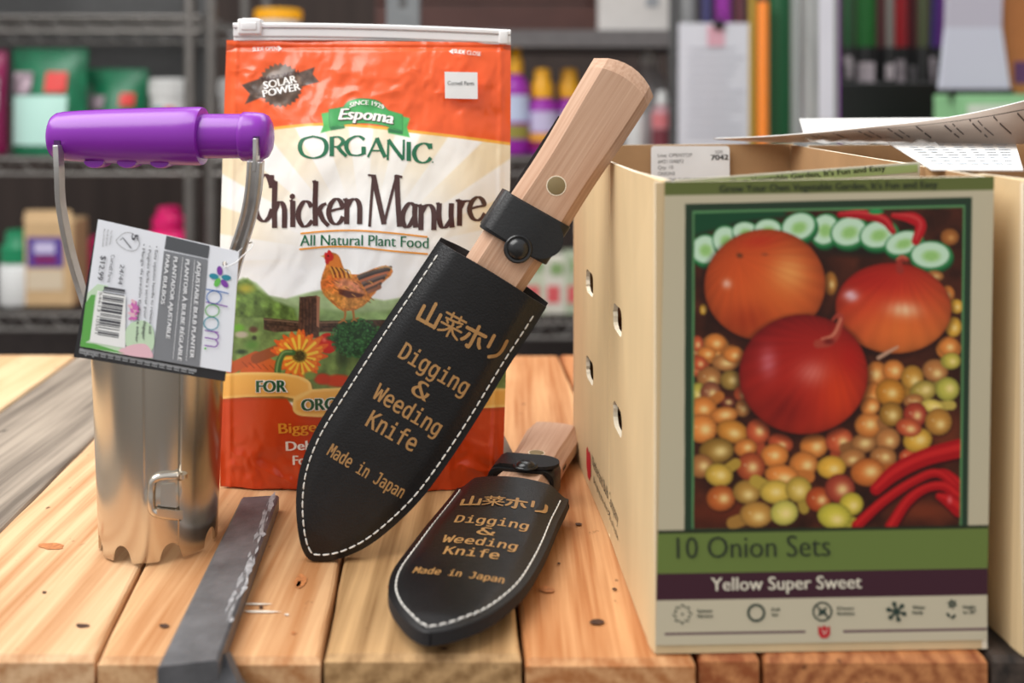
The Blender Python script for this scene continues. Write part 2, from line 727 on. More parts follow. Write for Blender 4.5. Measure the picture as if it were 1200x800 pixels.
# ------------------------------------------------------------------ wooden bench
PINE = [
    (rgb(222, 190, 148), rgb(190, 142, 96)),     # far pale board
    (rgb(166, 152, 136), rgb(106, 95, 84)),      # weathered grey board
    (rgb(222, 182, 140), rgb(182, 130, 86)),
    (rgb(218, 174, 128), rgb(178, 122, 76)),
    (rgb(198, 158, 110), rgb(140, 104, 64)),     # weathered
    (rgb(218, 164, 114), rgb(176, 112, 64)),
    (rgb(206, 140, 88), rgb(150, 82, 44)),
    (rgb(198, 132, 82), rgb(140, 76, 42)),
    (rgb(76, 64, 56), rgb(42, 36, 32)),          # dark stained boards
    (rgb(76, 64, 56), rgb(42, 36, 32)),
]
knot_m = mat('dark_knot_wood', rgb(70, 42, 26), .7, var=.4, vscale=500)
amber_m = mat('amber_resin_knot', rgb(184, 116, 66), .6, var=.3, vscale=400)
smear_m = mat('white_paint_smear', rgb(226, 214, 198), .8, var=.1, vscale=600)
MARKS = {       # plank: (photo x, y, half width, half height, slant, material)
    2: [(97, 733, 8, 2.6, .1, 1), (52, 694, 3, 1.4, 0, 1), (60, 640, 14, 4, .2, 2)],
    3: [(192, 733, 6, 2.2, -.2, 1), (306, 711.5, 2.6, 2.0, 0, 1), (300, 707.6, 17, 1.1, .02, 3), (306, 716.5, 22, 1.2, .03, 3), (352, 681, 6, 8, .4, 2), (350, 684, 2.2, 3.5, .4, 1), (336, 720, 3, 1, 0, 3), (344, 741, 2.5, 1.6, 0, 2)],
    4: [(470, 690, 16, 3, .3, 2), (520, 760, 5, 1.5, .1, 1)],
    5: [(700, 728, 9, 3, -.15, 1), (678, 614, 3.6, 1.5, 0, 1), (720, 690, 3, 1.2, .5, 1), (655, 660, 2, 1, 0, 1), (640, 690, 9, 3, .9, 2)],
}
# seams: photo x where each seam meets the front edge, and the back edge
FRONT_D, BACK_D = gD(769.5), gD(416)
sx_f = [-690, -404, -151, 113, 378, 613, 817, 893, 1160, 1420, 1640]
sx_b = [-43, 90, 207, 288, 448, 569, 655, 690, 813, 934, 1036]
table = thing('workbench', 'pale pine plank bench top carrying the garden tools and carton', 'table', (0.05, .65, 0))
for i in range(10):
    g_ = .0009
    fa, fb = (sx_f[i] - HX) / F * FRONT_D + g_, (sx_f[i + 1] - HX) / F * FRONT_D - g_
    ba, bb = (sx_b[i] - HX) / F * BACK_D + g_, (sx_b[i + 1] - HX) / F * BACK_D - g_
    jf = [0, 0, 0, -.001, .0005, -.0015, .001, 0, 0, .004][i]
    jz = [0, -.0005, 0, -.0003, 0, -.0006, 0, 0, 0, -.001][i]
    mb = MB()
    # every board runs front to back in several pieces so that its edges wander a little
    rows = []
    N = 24
    for k in range(N + 1):
        t = k / N
        y = FRONT_D + jf + (BACK_D - FRONT_D - jf) * t
        a = fa + (ba - fa) * t + (rng.random() - .5) * .0006
        b = fb + (bb - fb) * t + (rng.random() - .5) * .0006
        zt, zb = TZ + jz - rng.random() * .0002, TZ - .036
        r_ = .0022
        rows.append([(a, y, zb), (b, y, zb), (b, y, zt - r_), (b - r_ * .35, y, zt - r_ * .3), (b - r_, y, zt),
                     (a + r_, y, zt), (a + r_ * .35, y, zt - r_ * .3), (a, y, zt - r_)])
    r0 = [(x, y + .0022, z) if z > TZ - .003 else (x, y, z) for x, y, z in rows[0]]
    fr = [(x, FRONT_D + jf, min(z, TZ + jz - .0026)) for x, y, z in rows[0]]
    rows[0] = r0
    mb.grid([fr] + rows, 0, False, wrap=True)
    mb.add(fr, [tuple(range(8))[::-1]])
    mb.add(rows[-1], [tuple(range(8))])
    for mx_, my_, rx_, ry_, sl_, mi_ in MARKS.get(i, []):
        pts = []
        for k in range(14):
            a_ = 2 * math.pi * k / 14
            r_ = 1 + .35 * (rng.random() - .5)
            x_, y_ = rx_ * r_ * math.cos(a_), ry_ * r_ * math.sin(a_)
            pts.append(G(mx_ + x_ - y_ * sl_, my_ + y_ + x_ * sl_ * .3) + Vector((0, 0, .00012)))
        mb.add(pts, [tuple(range(13, -1, -1))], mi_)
    mid = (fa + fb) / 2
    mb.build('plank', [wood_mat('pine_board', *PINE[i], seed=i * 1.37 + .4, ring=[24, 30, 26, 22, 28, 34, 24, 40, 30, 30][i],
                               centre=(-mid + .05 + [.0, .03, -.09, .06, -.1, .02, .12, 0, .0, 0][i], 0, -TZ + [.1, .09, .12, .1, .14, .05, .16, .02, .03, .1][i])), knot_m, amber_m, smear_m], table)
mb = MB()
mb.box((.12, FRONT_D + .07, TZ - .066), (1.15, .04, .058))
mb.box((.12, BACK_D - .05, TZ - .066), (1.15, .04, .058))
beam_m = wood_mat('pine_beam', rgb(190, 140, 92), rgb(130, 86, 50), 5.5, axis='X')
mb.build('cross_beam', beam_m, table)
for x in (-.4, .62):
    for y in (FRONT_D + .08, BACK_D - .06):
        MB().box((x, y, (TZ - .0951) / 2), (.06, .06, TZ - .0951)).build('leg', beam_m, table)

# ------------------------------------------------------------------ iron bar on the bench
steel_d = mat('weathered_grey_steel', rgb(112, 112, 115), .42, .55, var=.35, vscale=60, bump=.25, bscale=400)
scuff_m = mat('scuffed_zinc', rgb(168, 168, 170), .5, .3, var=.4, vscale=300)
iron = thing('steel_bar', 'dark grey flat steel bar lying across the planks and overhanging the front edge', 'metal bar', G(232, 690))
zt = .0085
A0, A1 = G(184, 781, zt), G(256, 773, zt)
B0, B1 = G(283, 582.5, zt), G(327, 580, zt)
mb = MB()
N = 16
rows = []
for k in range(N + 1):
    t = k / N
    a, b = A0.lerp(B0, t), A1.lerp(B1, t)
    dn = Vector((0, 0, -.0083))
    e_ = (b - a).normalized() * .0012
    rows.append([a + dn, b + dn, b + Vector((0, 0, -.001)), b - e_, a + e_, a + Vector((0, 0, -.001))])
mb.grid(rows, 0, False, wrap=True)
mb.add(rows[0], [tuple(range(6))[::-1]])
mb.add(rows[-1], [tuple(range(6))])
# worn bright streaks along the right-hand edge, raised a hair
for q in range(46):
    t = .18 + .8 * rng.random()
    k = .80 + .19 * rng.random() - (.1 if t > .8 else 0) * rng.random()
    c = A0.lerp(B0, t).lerp(A1.lerp(B1, t), k)
    d = (B1 - A1).normalized()
    s = (A1 - A0).normalized()
    ln, wd = .002 + .008 * rng.random(), .0004 + .0011 * rng.random()
    j = s * .0012 * (rng.random() - .5)
    up = Vector((0, 0, .00012 + q * 1e-6))
    mb.add([c - d * ln + up, c + s * wd + j + up, c + d * ln + up, c - s * wd * .8 + up], [(0, 1, 2, 3)], 1)
mb.build('flat_bar', [steel_d, scuff_m], iron)
mb = MB()
a = A1 + Vector((-.006, .012, -.0083))
path = [a + Vector((-.002, .0, -.001)), a + Vector((.004, -.004, -.010)), a + Vector((.021, -.006, -.034)), a + Vector((.034, -.006, -.055))]
path = [Vector((p.x, min(p.y, FRONT_D - .0035), p.z)) for p in path]
mb.sweep(path, [(-.0025, -.010), (.0025, -.010), (.0025, .010), (-.0025, .010)], (0, 1, 0))
mb.build('brace', steel_d, iron)

# ------------------------------------------------------------------ cartons of onion sets
card_m = mat('beige_carton_board', rgb(216, 189, 146), .62, var=.05, vscale=14, stretch=(4, 4, 1), spec=.25)
kraft_m = mat('brown_carton_inside', rgb(176, 138, 98), .85, var=.10, vscale=30, spec=.2)
cut_m = mat('pale_carton_cut_edge', rgb(236, 222, 198), .9, spec=.1)
ink_d = mat('dark_green_ink', rgb(40, 48, 30), .6)
ink_g = mat('green_grey_ink', rgb(44, 62, 52), .6)
ink_k = mat('black_ink', rgb(34, 32, 32), .6)
ink_cream = mat('cream_ink', rgb(228, 218, 196), .6)
ink_red = mat('red_ink', rgb(196, 32, 42), .6)
ink_grey = mat('grey_ink', rgb(120, 118, 116), .6)
ink_plum = mat('plum_ink', rgb(84, 46, 62), .6)
paper_w = mat('white_label_paper', rgb(236, 236, 234), .6, var=.02, vscale=80)
label_pm = print_mat('printed_carton_label', .5, spec=.3)

FLx = np.array([(768 - HX) / F * .4205, .4205])
FRx = np.array([(1157 - HX) / F * .4243, .4243])
BLx = np.array([.0407, .66])
BRx = np.array([.186, .66])
HT = .2005


def lerp2(a, b, t):
    return a + (b - a) * t


carton = thing('onion_carton', 'whole open beige carton beside the digging knives, its front showing three big onions', 'box', (.12, .54, TZ), 'cartons of onion sets')
side_dir = (BLx - FLx) / np.linalg.norm(BLx - FLx)
side_out = np.array([side_dir[1], -side_dir[0]])
if side_out[0] > 0:
    side_out = -side_out
SL = np.linalg.norm(BLx - FLx)
plan_s = [0, .003, .007, .012, .109, .112, .115, SL]
plan_o = [-.0, .0012, .0016, .0012, -.0006, -.0020, -.0008, 0]


def side_pt(s, z, side, th=.0024):
    o = float(np.interp(s, plan_s, plan_o)) - side * th
    p = FLx + side_dir * s + side_out * o
    lean = .004 * (z / HT) * max(0, 1 - s / .05)     # the front edge leans a touch
    return Vector((p[0] + lean, p[1], TZ + z))


def side_hole(x, y):
    D = .0952 / ((x - HX) / F + .0826)
    return (D - .4205) / (BLx[1] - FLx[1]) * SL, H - (y - HY) / F * D


holes = []
for hx, hy in ((690, 331), (723, 374), (690, 433), (723, 490)):
    s_, z_ = side_hole(hx, hy)
    hl = rrect(s_, z_, .026, .0135, .0055)
    holes.append([(a + (rng.random() - .5) * .0012, b + (rng.random() - .5) * .0008) for a, b in hl][::-1])
mb = MB()
zs = .0004
outer = [(s, zs) for s in np.linspace(0, SL, 12)] + [(s, HT) for s in np.linspace(SL, 0, 12)]
plate(mb, outer, holes, side_pt, 0, 1, extra=[((s, zs + .0005), (s, HT - .0005)) for s in (.003, .007, .012, .109, .112, .115)], mback=2)
mb.build('left_wall', [card_m, cut_m, kraft_m], carton, weld=True)


def wall(name, p, q, z0, z1, mats, th=.0024, inward=None, top=None, msplit=True):
    d = (q - p) / np.linalg.norm(q - p)
    n = np.array([-d[1], d[0]])
    if np.dot(n, inward) < 0:
        n = -n
    mb = MB()
    a, b = p, q
    zt0, zt1 = (z1, z1) if top is None else top
    o = [Vector((a[0], a[1], TZ + z0)), Vector((b[0], b[1], TZ + z0)), Vector((b[0], b[1], TZ + zt1)), Vector((a[0], a[1], TZ + zt0))]
    i_ = [v + Vector((n[0] * th, n[1] * th, 0)) for v in o]
    mb.add(o, [(0, 1, 2, 3)], 0)
    mb.add(i_, [(3, 2, 1, 0)], 1)
    mb.add(o + i_, [(0, 4, 5, 1), (1, 5, 6, 2), (2, 6, 7, 3), (3, 7, 4, 0)], 2)
    return mb.build(name, mats, carton)


ctr = (FLx + BRx) / 2
wall('front_wall', FLx, FRx, .0004, HT, [card_m, kraft_m, cut_m], inward=ctr - FLx, top=(.1994, .2016))
wall('right_wall', FRx, BRx, .0004, HT, [card_m, kraft_m, cut_m], inward=ctr - FRx, top=(.2016, .2036))
wall('back_wall', BRx, BLx, .0004, HT, [card_m, kraft_m, cut_m], inward=ctr - BRx, top=(.2042, .2032))
mb = MB()
ins = .004
cc = ctr
q4 = [p + (cc - p) / np.linalg.norm(cc - p) * ins for p in (FLx, FRx, BRx, BLx)]
mb.hexa([Vector((p[0], p[1], TZ + .0006)) for p in q4], [Vector((p[0], p[1], TZ + .0036)) for p in q4])
mb.build('bottom', kraft_m, carton)
# the printed label: every point of the label sheet takes its printed colour
LX0, LX1, LY0, LY1 = 779.0, 1165.0, 213.0, 756.0
NXL, NYL = 334, 470
U, V = np.meshgrid(np.linspace(0, 1, NXL), np.linspace(0, 1, NYL))
YL = LY0 + (LY1 - LY0) * V - 6.5 * U
XL = (779 - 10.8 * V) + U * (386 + 2 * V)
FN = Vector((-(FRx - FLx)[1], (FRx - FLx)[0], 0)).normalized()
FN = -FN if FN.y > 0 else FN


def label_pt(x, y, off=0.0):
    v = (y + 6.5 * (x - 775) / 386 - LY0) / (LY1 - LY0)
    u = (x - (779 - 10.8 * v)) / (386 + 2 * v)
    D = .4205 + (.4243 - .4205) * u - .0006
    return P(x, y, D) + FN * off


def label_pts(X, Y):
    v = (Y + 6.5 * (X - 775) / 386 - LY0) / (LY1 - LY0)
    u = (X - (779 - 10.8 * v)) / (386 + 2 * v)
    D = .4205 + (.4243 - .4205) * u - .0006
    return np.stack([(X - HX) / F * D, D, CZ - (Y - HY) / F * D], -1)


pr = Print(XL, YL, (204, 192, 162))


def sk(x, y):
    """straight label column/row -> slightly tilted photo position"""
    return (x - (y - 213) / 554 * 0, y - 6.5 * (x - 779) / 386)


def band(x0, y0, x1, y1, c, **k):
    pr.poly([sk(x0, y0), sk(x1, y0), sk(x1, y1), sk(x0, y1)], c, **k)


band(760, 200, 1180, 229, (104, 112, 58))
# picture frame: dark green, thin light green line inside
pr.poly([(803, 239), (1139, 231), (1134, 620), (802, 624)], (42, 62, 44))
pr.poly([(811.5, 247), (1131, 240), (1127, 617), (810.5, 619.5)], (92, 146, 92))
pr.poly([(814, 250), (1128.5, 243), (1124.5, 617), (813, 619.5)], (66, 30, 18), tex=.5, ts=.05)
PIC = [(814, 250), (1128.5, 243), (1124.5, 617), (813, 619.5)]
save = pr.A.copy()


def c3(x, y):
    return 800 + x / 3.53, 230 + y / 3.53


def c4(x, y):
    return 800 + x / 3.53, 400 + y / 3.53


# board tones behind the vegetables
pr.oval(*c4(200, 700), 90, 22, (104, 42, 22), soft=.8)
pr.oval(*c4(1000, 700), 60, 20, (120, 50, 26), soft=.8)
pr.oval(*c4(1090, 400), 30, 40, (112, 50, 26), soft=.8)
pr.poly([c3(30, 30), c3(420, 40), c3(430, 85), c3(230, 110), c3(40, 170)], (22, 74, 44), soft=8)
pr.oval(*c3(750, 215), 90, 14, (34, 26, 18), soft=.7)
# cucumber slices
for x, y, rx, ry, a in ((95, 222, 62, 66, .3), (180, 185, 58, 66, -.2), (262, 150, 60, 46, .1), (355, 140, 62, 48, 0), (590, 140, 62, 72, .4),
                        (482, 128, 78, 62, -.35), (690, 148, 82, 66, -.3), (812, 160, 84, 62, -.25), (915, 195, 84, 52, -.3), (1028, 245, 90, 62, 0)):
    cx, cy = c3(x, y)
    pr.oval(cx + 1.2, cy + 3.4, rx / 3.53, ry / 3.53, (20, 84, 44), a)
    pr.oval(cx, cy, rx / 3.53, ry / 3.53, (52, 132, 74), a)
    pr.oval(cx - .8, cy - .8, rx / 3.53 * .86, ry / 3.53 * .84, (206, 236, 204), a)
    pr.oval(cx, cy + .5, rx / 3.53 * .55, ry / 3.53 * .5, (158, 206, 120), a, soft=.55)
    for k in range(6):
        t = a + k * math.pi / 3
        pr.oval(cx + rx / 3.53 * .34 * math.cos(t), cy + ry / 3.53 * .34 * math.sin(t), 2.2, 1.6, (186, 222, 150), t, soft=.8)
for pts, c, w_ in (([c3(650, 75), c3(740, 75), c3(830, 95), c3(870, 145)], (176, 14, 28), [6, 12, 11, 6]),
                   ([c3(870, 80), c3(950, 90), c3(985, 120), c3(965, 185)], (190, 20, 30), [5, 14, 13, 9])):
    pr.stroke(pts, w_, c)
    pr.stroke([(a, b - 2) for a, b in pts], [2, 4, 4, 2], (214, 60, 60))
pr.oval(*c3(800, 64), 9, 3, (40, 150, 80))
pr.bulb(*c3(1105, 168), 11, 10, (176, 104, 48), hl=(220, 160, 90))
pr.bulb(*c3(612, 360), 8, 14, (190, 120, 50))

# the little sets, back rows first (crop coordinates of the photo)
Y_, O_, R_, B_, G_ = (246, 184, 64), (242, 142, 62), (218, 92, 52), (200, 128, 68), (216, 196, 80)
SM = [
    # left column
    (60, 30, 40, 42, R_), (135, 20, 55, 45, B_), (65, 100, 42, 45, R_), (130, 55, 48, 36, O_), (205, 55, 46, 36, O_), (180, 85, 55, 34, B_),
    (110, 150, 48, 45, B_), (200, 160, 42, 38, (170, 130, 60)), (65, 215, 32, 42, G_), (115, 210, 40, 42, (160, 90, 60)), (245, 215, 30, 32, R_),
    (250, 275, 30, 34, B_), (185, 250, 34, 24, (110, 40, 30)), (85, 275, 52, 45, O_), (170, 305, 55, 32, O_),
    (80, 360, 58, 56, O_), (205, 372, 62, 44, (230, 146, 54)), (312, 372, 46, 50, R_), (260, 440, 44, 36, O_), (140, 452, 68, 50, (176, 128, 52)),
    (75, 515, 50, 46, B_),
    # centre rows
    (405, 420, 50, 36, R_), (380, 472, 54, 46, O_), (282, 518, 56, 56, (190, 84, 44)), (543, 432, 54, 48, O_), (648, 410, 54, 50, R_),
    (750, 420, 52, 38, B_), (770, 345, 54, 50, O_), (848, 405, 48, 46, B_), (700, 480, 52, 36, B_), (500, 508, 56, 50, O_), (615, 520, 56, 44, Y_),
    (410, 552, 66, 40, O_), (830, 478, 52, 42, B_), (935, 475, 38, 30, R_), (972, 408, 56, 46, Y_),
    # right side
    (800, 135, 44, 50, O_), (872, 120, 42, 42, O_), (950, 150, 44, 48, (228, 160, 60)), (1045, 120, 50, 44, B_), (1100, 30, 48, 42, O_), (1108, 80, 38, 32, G_),
    (780, 230, 36, 60, O_), (775, 268, 38, 34, O_), (860, 212, 58, 54, (236, 150, 48)), (995, 205, 52, 40, (190, 160, 70)), (1095, 197, 46, 46, (206, 196, 80)),
    (955, 245, 40, 26, B_), (1036, 268, 46, 26, (238, 206, 96)), (862, 300, 46, 48, (196, 134, 50)), (962, 302, 46, 48, (186, 66, 44)), (1058, 332, 52, 52, (214, 146, 60)),
    (935, 355, 50, 36, R_),
    # front rows
    (150, 552, 54, 44, (226, 180, 70)), (158, 648, 56, 50, (218, 110, 48)), (266, 622, 54, 46, (204, 150, 66)), (385, 622, 62, 46, (232, 190, 76)),
    (480, 612, 50, 50, (232, 190, 76)), (562, 652, 50, 48, (212, 88, 40)), (650, 608, 58, 56, (196, 74, 50)), (765, 540, 66, 54, (226, 120, 50)),
    (698, 672, 46, 44, (224, 196, 66)), (305, 715, 64, 50, (224, 160, 72)), (420, 708, 54, 48, (226, 210, 96)), (628, 722, 66, 50, (224, 206, 70)),
]
TIPS = {(543, 432): None, (750, 420): 2.8, (410, 552): .1, (385, 622): -2.5, (480, 612): 1.3, (765, 540): -.1, (305, 715): 2.7, (628, 722): .5, (150, 552): -.7,
        (995, 205): -.4, (85, 275): -.7, (950, 150): 1.9, (312, 372): 1.4, (848, 405): -1.9, (1036, 268): -.1, (75, 515): 0, (648, 410): 1.8}
for x, y, rx, ry, c in SM:
    cx, cy = c4(x, y)
    pr.oval(cx + .8, cy + 2.0, rx / 3.53 * 1.2, ry / 3.53 * 1.2, (44, 16, 10), soft=.35)
for x, y, rx, ry, c in SM:
    cx, cy = c4(x, y)
    pr.bulb(cx, cy, rx / 3.53 * 1.08, ry / 3.53 * 1.08, np.array(c) * rng.uniform(.94, 1.05), ang=rng.uniform(-.3, .3), h=(rng.uniform(.02, .25), rng.uniform(-.05, .25)),
            hs=rng.uniform(.40, .54), tip=TIPS.get((x, y)), spec=.92)
    if rng.random() < .55:
        pr.oval(cx - rx / 3.53 * .42, cy - ry / 3.53 * .12, 1.5, 1.7, (250, 224, 170), soft=.9)
# left edge sets above
for x, y, rx, ry, c in ((60, 610, 26, 34, R_), (135, 605, 46, 38, O_), (100, 650, 40, 30, O_), (210, 655, 44, 34, O_), (70, 690, 30, 30, R_)):
    cx, cy = c3(x, y)
    pr.bulb(cx, cy, rx / 3.53, ry / 3.53, c)
for x, y, rx, ry, c in ((85, 468, 14, 22, Y_), (1095, 405, 30, 36, O_), (1132, 455, 30, 30, Y_), (1120, 540, 34, 42, Y_), (1100, 620, 44, 40, O_), (1112, 680, 38, 34, G_), (1040, 330, 40, 24, B_)):
    cx, cy = c3(x, y)
    pr.bulb(cx, cy, rx / 3.53, ry / 3.53, c)
# chillies
for pts, w_ in (([c4(800, 610), c4(880, 540), c4(1000, 480), c4(1150, 440)], [14, 19, 20, 22]),
                ([c4(1010, 560), c4(1080, 545), c4(1150, 590)], [8, 11, 10]),
                ([c4(720, 760), c4(830, 660), c4(960, 575), c4(1060, 545), c4(1150, 620)], [12, 11, 10, 10, 9]),
                ([c4(860, 765), c4(930, 660), c4(1010, 605), c4(1090, 600), c4(1150, 650)], [13, 12, 10, 12, 16]),
                ([c4(1060, 640), c4(1110, 660), c4(1150, 690)], [8, 18, 22])):
    pr.stroke([(a + 1, b + 3) for a, b in pts], w_, (56, 6, 8), soft=4)
    pr.stroke(pts, w_, (176, 12, 20))
    pr.stroke([(a - .5, b - 1.5) for a, b in pts], [q * .35 for q in w_], (212, 34, 34), soft=3)
pr.oval(*c4(1105, 655), 4, 7, (236, 110, 110), soft=.9)

# the three large onions


def onion(cx, cy, rx, ry, ang, cols, lights, veins=34, pole=(0, -.9)):
    sl, u, v, r, a = pr.ell(cx, cy, rx, ry, ang)
    nz = np.sqrt(np.clip(1 - r * r, 0, 1))
    base = np.array(cols[0], float) / 255
    bot = np.array(cols[1], float) / 255
    k = np.clip(.5 + .5 * v + .25 * u, 0, 1)[..., None]
    col = base * (1 - k) + bot * k
    th = np.arctan2(v - pole[1], (u - pole[0]))
    col = col * (1 + .035 * np.sin(th * veins) * np.clip(r, .2, 1))[..., None] * (1 + .10 * (fbm(th * 7, r * 2, 3) - .5))[..., None]
    col = col * (.52 + .48 * nz ** .55)[..., None]
    for lx, ly, sx_, sy_, c, s in lights:
        g = np.exp(-(((u - lx) / sx_) ** 2 + ((v - ly) / sy_) ** 2))
        g = g * (1 + .12 * np.sin(th * veins * 1.3))
        col = col + (np.array(c) / 255. - col) * np.clip(g * s, 0, 1)[..., None]
    pr.put(sl, a, np.clip(col, 0, 1))


def shadow(cx, cy, rx, ry, s=.35):
    sl, u, v, r, a = pr.ell(cx, cy, rx * 1.12, ry * 1.12)
    pr.put(sl, np.clip((1 - r) / .15, 0, 1) * s * 2, (36, 12, 8))


shadow(*c3(340, 385), 71, 65)
onion(*c3(340, 366), 71, 65, -.12, ((226, 86, 34), (214, 92, 40)), ((.42, -.12, .30, .36, (250, 176, 96), .85), (.15, .3, .6, .5, (226, 104, 40), .55),
      (-.62, -.1, .07, .08, (255, 210, 190), .8), (-.35, .6, .4, .3, (150, 36, 14), .5), (0, -.8, .35, .12, (196, 44, 24), .6)), pole=(-.4, -.6))
pr.oval(*c3(236, 245), 5.5, 4, (96, 52, 28), .3, soft=.8)
pr.oval(*c3(340, 240), 6, 2.5, (150, 70, 40), .0, soft=.9)
shadow(*c3(870, 478), 68, 52)
onion(*c3(872, 462), 68, 53, .06, ((206, 42, 28), (242, 122, 54)), ((.18, .04, .25, .17, (255, 214, 170), .9), (.1, .45, .5, .35, (236, 120, 50), .6),
      (-.74, -.22, .12, .12, (250, 216, 224), .95), (-.3, -.55, .6, .25, (176, 22, 22), .4)), pole=(.1, -1.0))
pr.stroke([c3(900, 305), c3(895, 280), c3(905, 255), c3(925, 262)], [9, 7, 7, 5], (164, 52, 40))
pr.stroke([c3(885, 262), c3(905, 250), c3(928, 256)], [2, 3, 2], (206, 100, 76))
pr.stroke([c3(810, 668), c3(840, 650), c3(890, 622)], [4, 4, 2], (206, 160, 130))
shadow(*c4(500, 150), 76, 70)
onion(*c4(500, 136), 75.5, 70, .0, ((170, 28, 26), (210, 52, 28)), ((.16, -.02, .24, .2, (232, 128, 116), .75), (.55, .3, .3, .5, (224, 66, 24), .75),
      (-.55, -.2, .13, .24, (222, 120, 130), .7), (-.3, .6, .4, .35, (112, 18, 14), .6), (.75, -.3, .2, .3, (190, 20, 16), .5)), pole=(.42, -.55))
pr.stroke([c3(560, 610), c3(610, 600), c3(640, 560), c3(655, 500), c3(640, 492), c3(622, 510)], [10, 10, 8, 6, 4, 3], (176, 66, 50))
pr.stroke([c3(575, 590), c3(625, 570), c3(655, 505)], [2, 3, 2], (222, 130, 100))
pr.oval(*c3(605, 600), 9, 5, (120, 28, 22), soft=.7)
# back to the frame colours outside the picture
m_ = Print(XL, YL, (0, 0, 0))
m_.poly(PIC, (255, 255, 255))
pr.A = save * (1 - m_.A) + pr.A * m_.A
band(760, 621.5, 1180, 625.5, (38, 44, 28))
band(760, 625, 1180, 672, (112, 130, 64))
band(760, 672, 1180, 703.5, (70, 36, 48))
band(760, 703.5, 1180, 770, (212, 200, 172))
band(779, 741.5, 944, 744, (92, 60, 72))
band(988, 742, 1159, 744.5, (92, 60, 72))
lab = MB()
lab.grid(label_pts(XL, YL), 0, False, colors=pr.linear(.92))
S_ = label_pt
put_text(lab, 'Grow Your Own Vegetable Garden, It\'s Fun and Easy', (843, 225), (1098, 219.5), 8, S_, 1, fat=.5)
put_text(lab, '10 Onion Sets', (793, 654), (972, 651), 25, S_, 1, fat=.9, offset=-.012)
put_text(lab, 'Yellow Super Sweet', (833, 691.5), (1009, 688.5), 15, S_, 2, fat=.7)
for wds, x, y, wd in ((('Summer', 'Harvest'), 817, 717, 18), (('Full', 'Sun'), 904, 715.5, 9), (('Deer', 'Resistant'), 981, 714, 20), (('Winter', 'Hardy'), 1069, 713, 15), (('Height', 'to 20"'), 1128, 712.5, 15)):
    for k, t_ in enumerate(wds):
        put_text(lab, t_, (x, y + 6 * k), (x + wd * (1 if k == 0 or len(t_) >= len(wds[0]) else .8), y + 6 * k - .2), 3.8, S_, 3, fat=.3)


def ring(mb_, cx, cy, r, wd, surf, m, n=28, dash=0, off=.0003, wav=0.0):
    for k in range(n):
        if dash and k % dash == 0:
            continue
        a0, a1 = 2 * math.pi * k / n, 2 * math.pi * (k + 1) / n
        r0 = r * (1 + wav * math.cos(8 * a0))
        r1 = r * (1 + wav * math.cos(8 * a1))
        q = [(cx + rr * math.cos(a), cy + rr * math.sin(a)) for rr, a in ((r0 - wd / 2, a0), (r0 + wd / 2, a0), (r1 + wd / 2, a1), (r1 - wd / 2, a1))]
        mb_.add([surf(a, b, off) for a, b in q], [(0, 1, 2, 3)], m)


ring(lab, 799.5, 719, 9.5, 1.8, S_, 3, 40, 4, wav=.16)
disc(lab, 799.5, 719, 1.3, 1.3, S_, 3)
ring(lab, 886, 717.5, 9.3, 2.8, S_, 3, 36)
ring(lab, 963.5, 716, 10.6, 2.0, S_, 3, 36)
shape(lab, [(958, 711), (963, 714), (969, 710), (967, 716), (970, 721), (964, 719), (958, 722), (960, 716)], S_, 3)
ribbon(lab, [(956.5, 709), (970.5, 723)], 1.6, 1.6, S_, 3, off=.00035)
for k in range(6):
    a = k * math.pi / 3 + .26
    ribbon(lab, [(1050, 716), (1050 + 12 * math.cos(a), 716 + 12 * math.sin(a))], 3.0, 3.0, S_, 3, off=.0003 + k * 2e-5)
    disc(lab, 1050 + 9.5 * math.cos(a), 716 + 9.5 * math.sin(a), 2.6, 2.6, S_, 3, off=.00044)
for k in range(6):
    a = k * math.pi / 3 + .3
    disc(lab, 1115.5 + 3.4 * math.cos(a), 707 + 3.4 * math.sin(a), 2.4, 1.3, S_, 3, ang=a, off=.0003 + k * 2e-5)
disc(lab, 1111, 720, 3.2, 1.6, S_, 3, ang=.8)
disc(lab, 1117, 722, 3.6, 1.6, S_, 3, ang=-.8)
shape(lab, [(958.5, 732.5), (962, 735), (965.5, 732), (969, 735), (972.5, 732.5), (972.5, 742), (969, 747), (962, 747), (958.8, 742)], S_, 4)
ribbon(lab, [(963, 737), (966, 742), (969, 737)], .8, .8, S_, 5, off=.00036)
lab.build('front_label', [label_pm, ink_d, ink_cream, ink_g, ink_red, ink_cream], carton)

# print on the left side
sp = MB()


def side_px(x, y, off=0.0):
    s_, z_ = x, y
    p = side_pt(s_, z_, 0)
    return p + Vector((side_out[0] * (off + .0001), side_out[1] * (off + .0001), 0))


class _S:
    pass


def side_surf(a, b, off=0.0):      # a: from the back towards the front, b: downwards, metres
    return side_px(SL - a, -b, off)


put_text(sp, 'Netherland Bulb Company', (SL - .165, -.0190), (SL - .083, -.0190), .0062, side_surf, 0, off=.0002)
put_text(sp, 'Bringing you the best of bulbs', (SL - .160, -.0110), (SL - .083, -.0110), .0034, side_surf, 0, off=.0002)
q = [(SL - .186, -.021), (SL - .182, -.024), (SL - .178, -.0215), (SL - .174, -.024), (SL - .170, -.021), (SL - .170, -.011), (SL - .175, -.006), (SL - .181, -.006), (SL - .186, -.011)]
shape(sp, q, side_surf, 1, off=.0002)
sp.build('side_print', [ink_k, ink_red], carton)

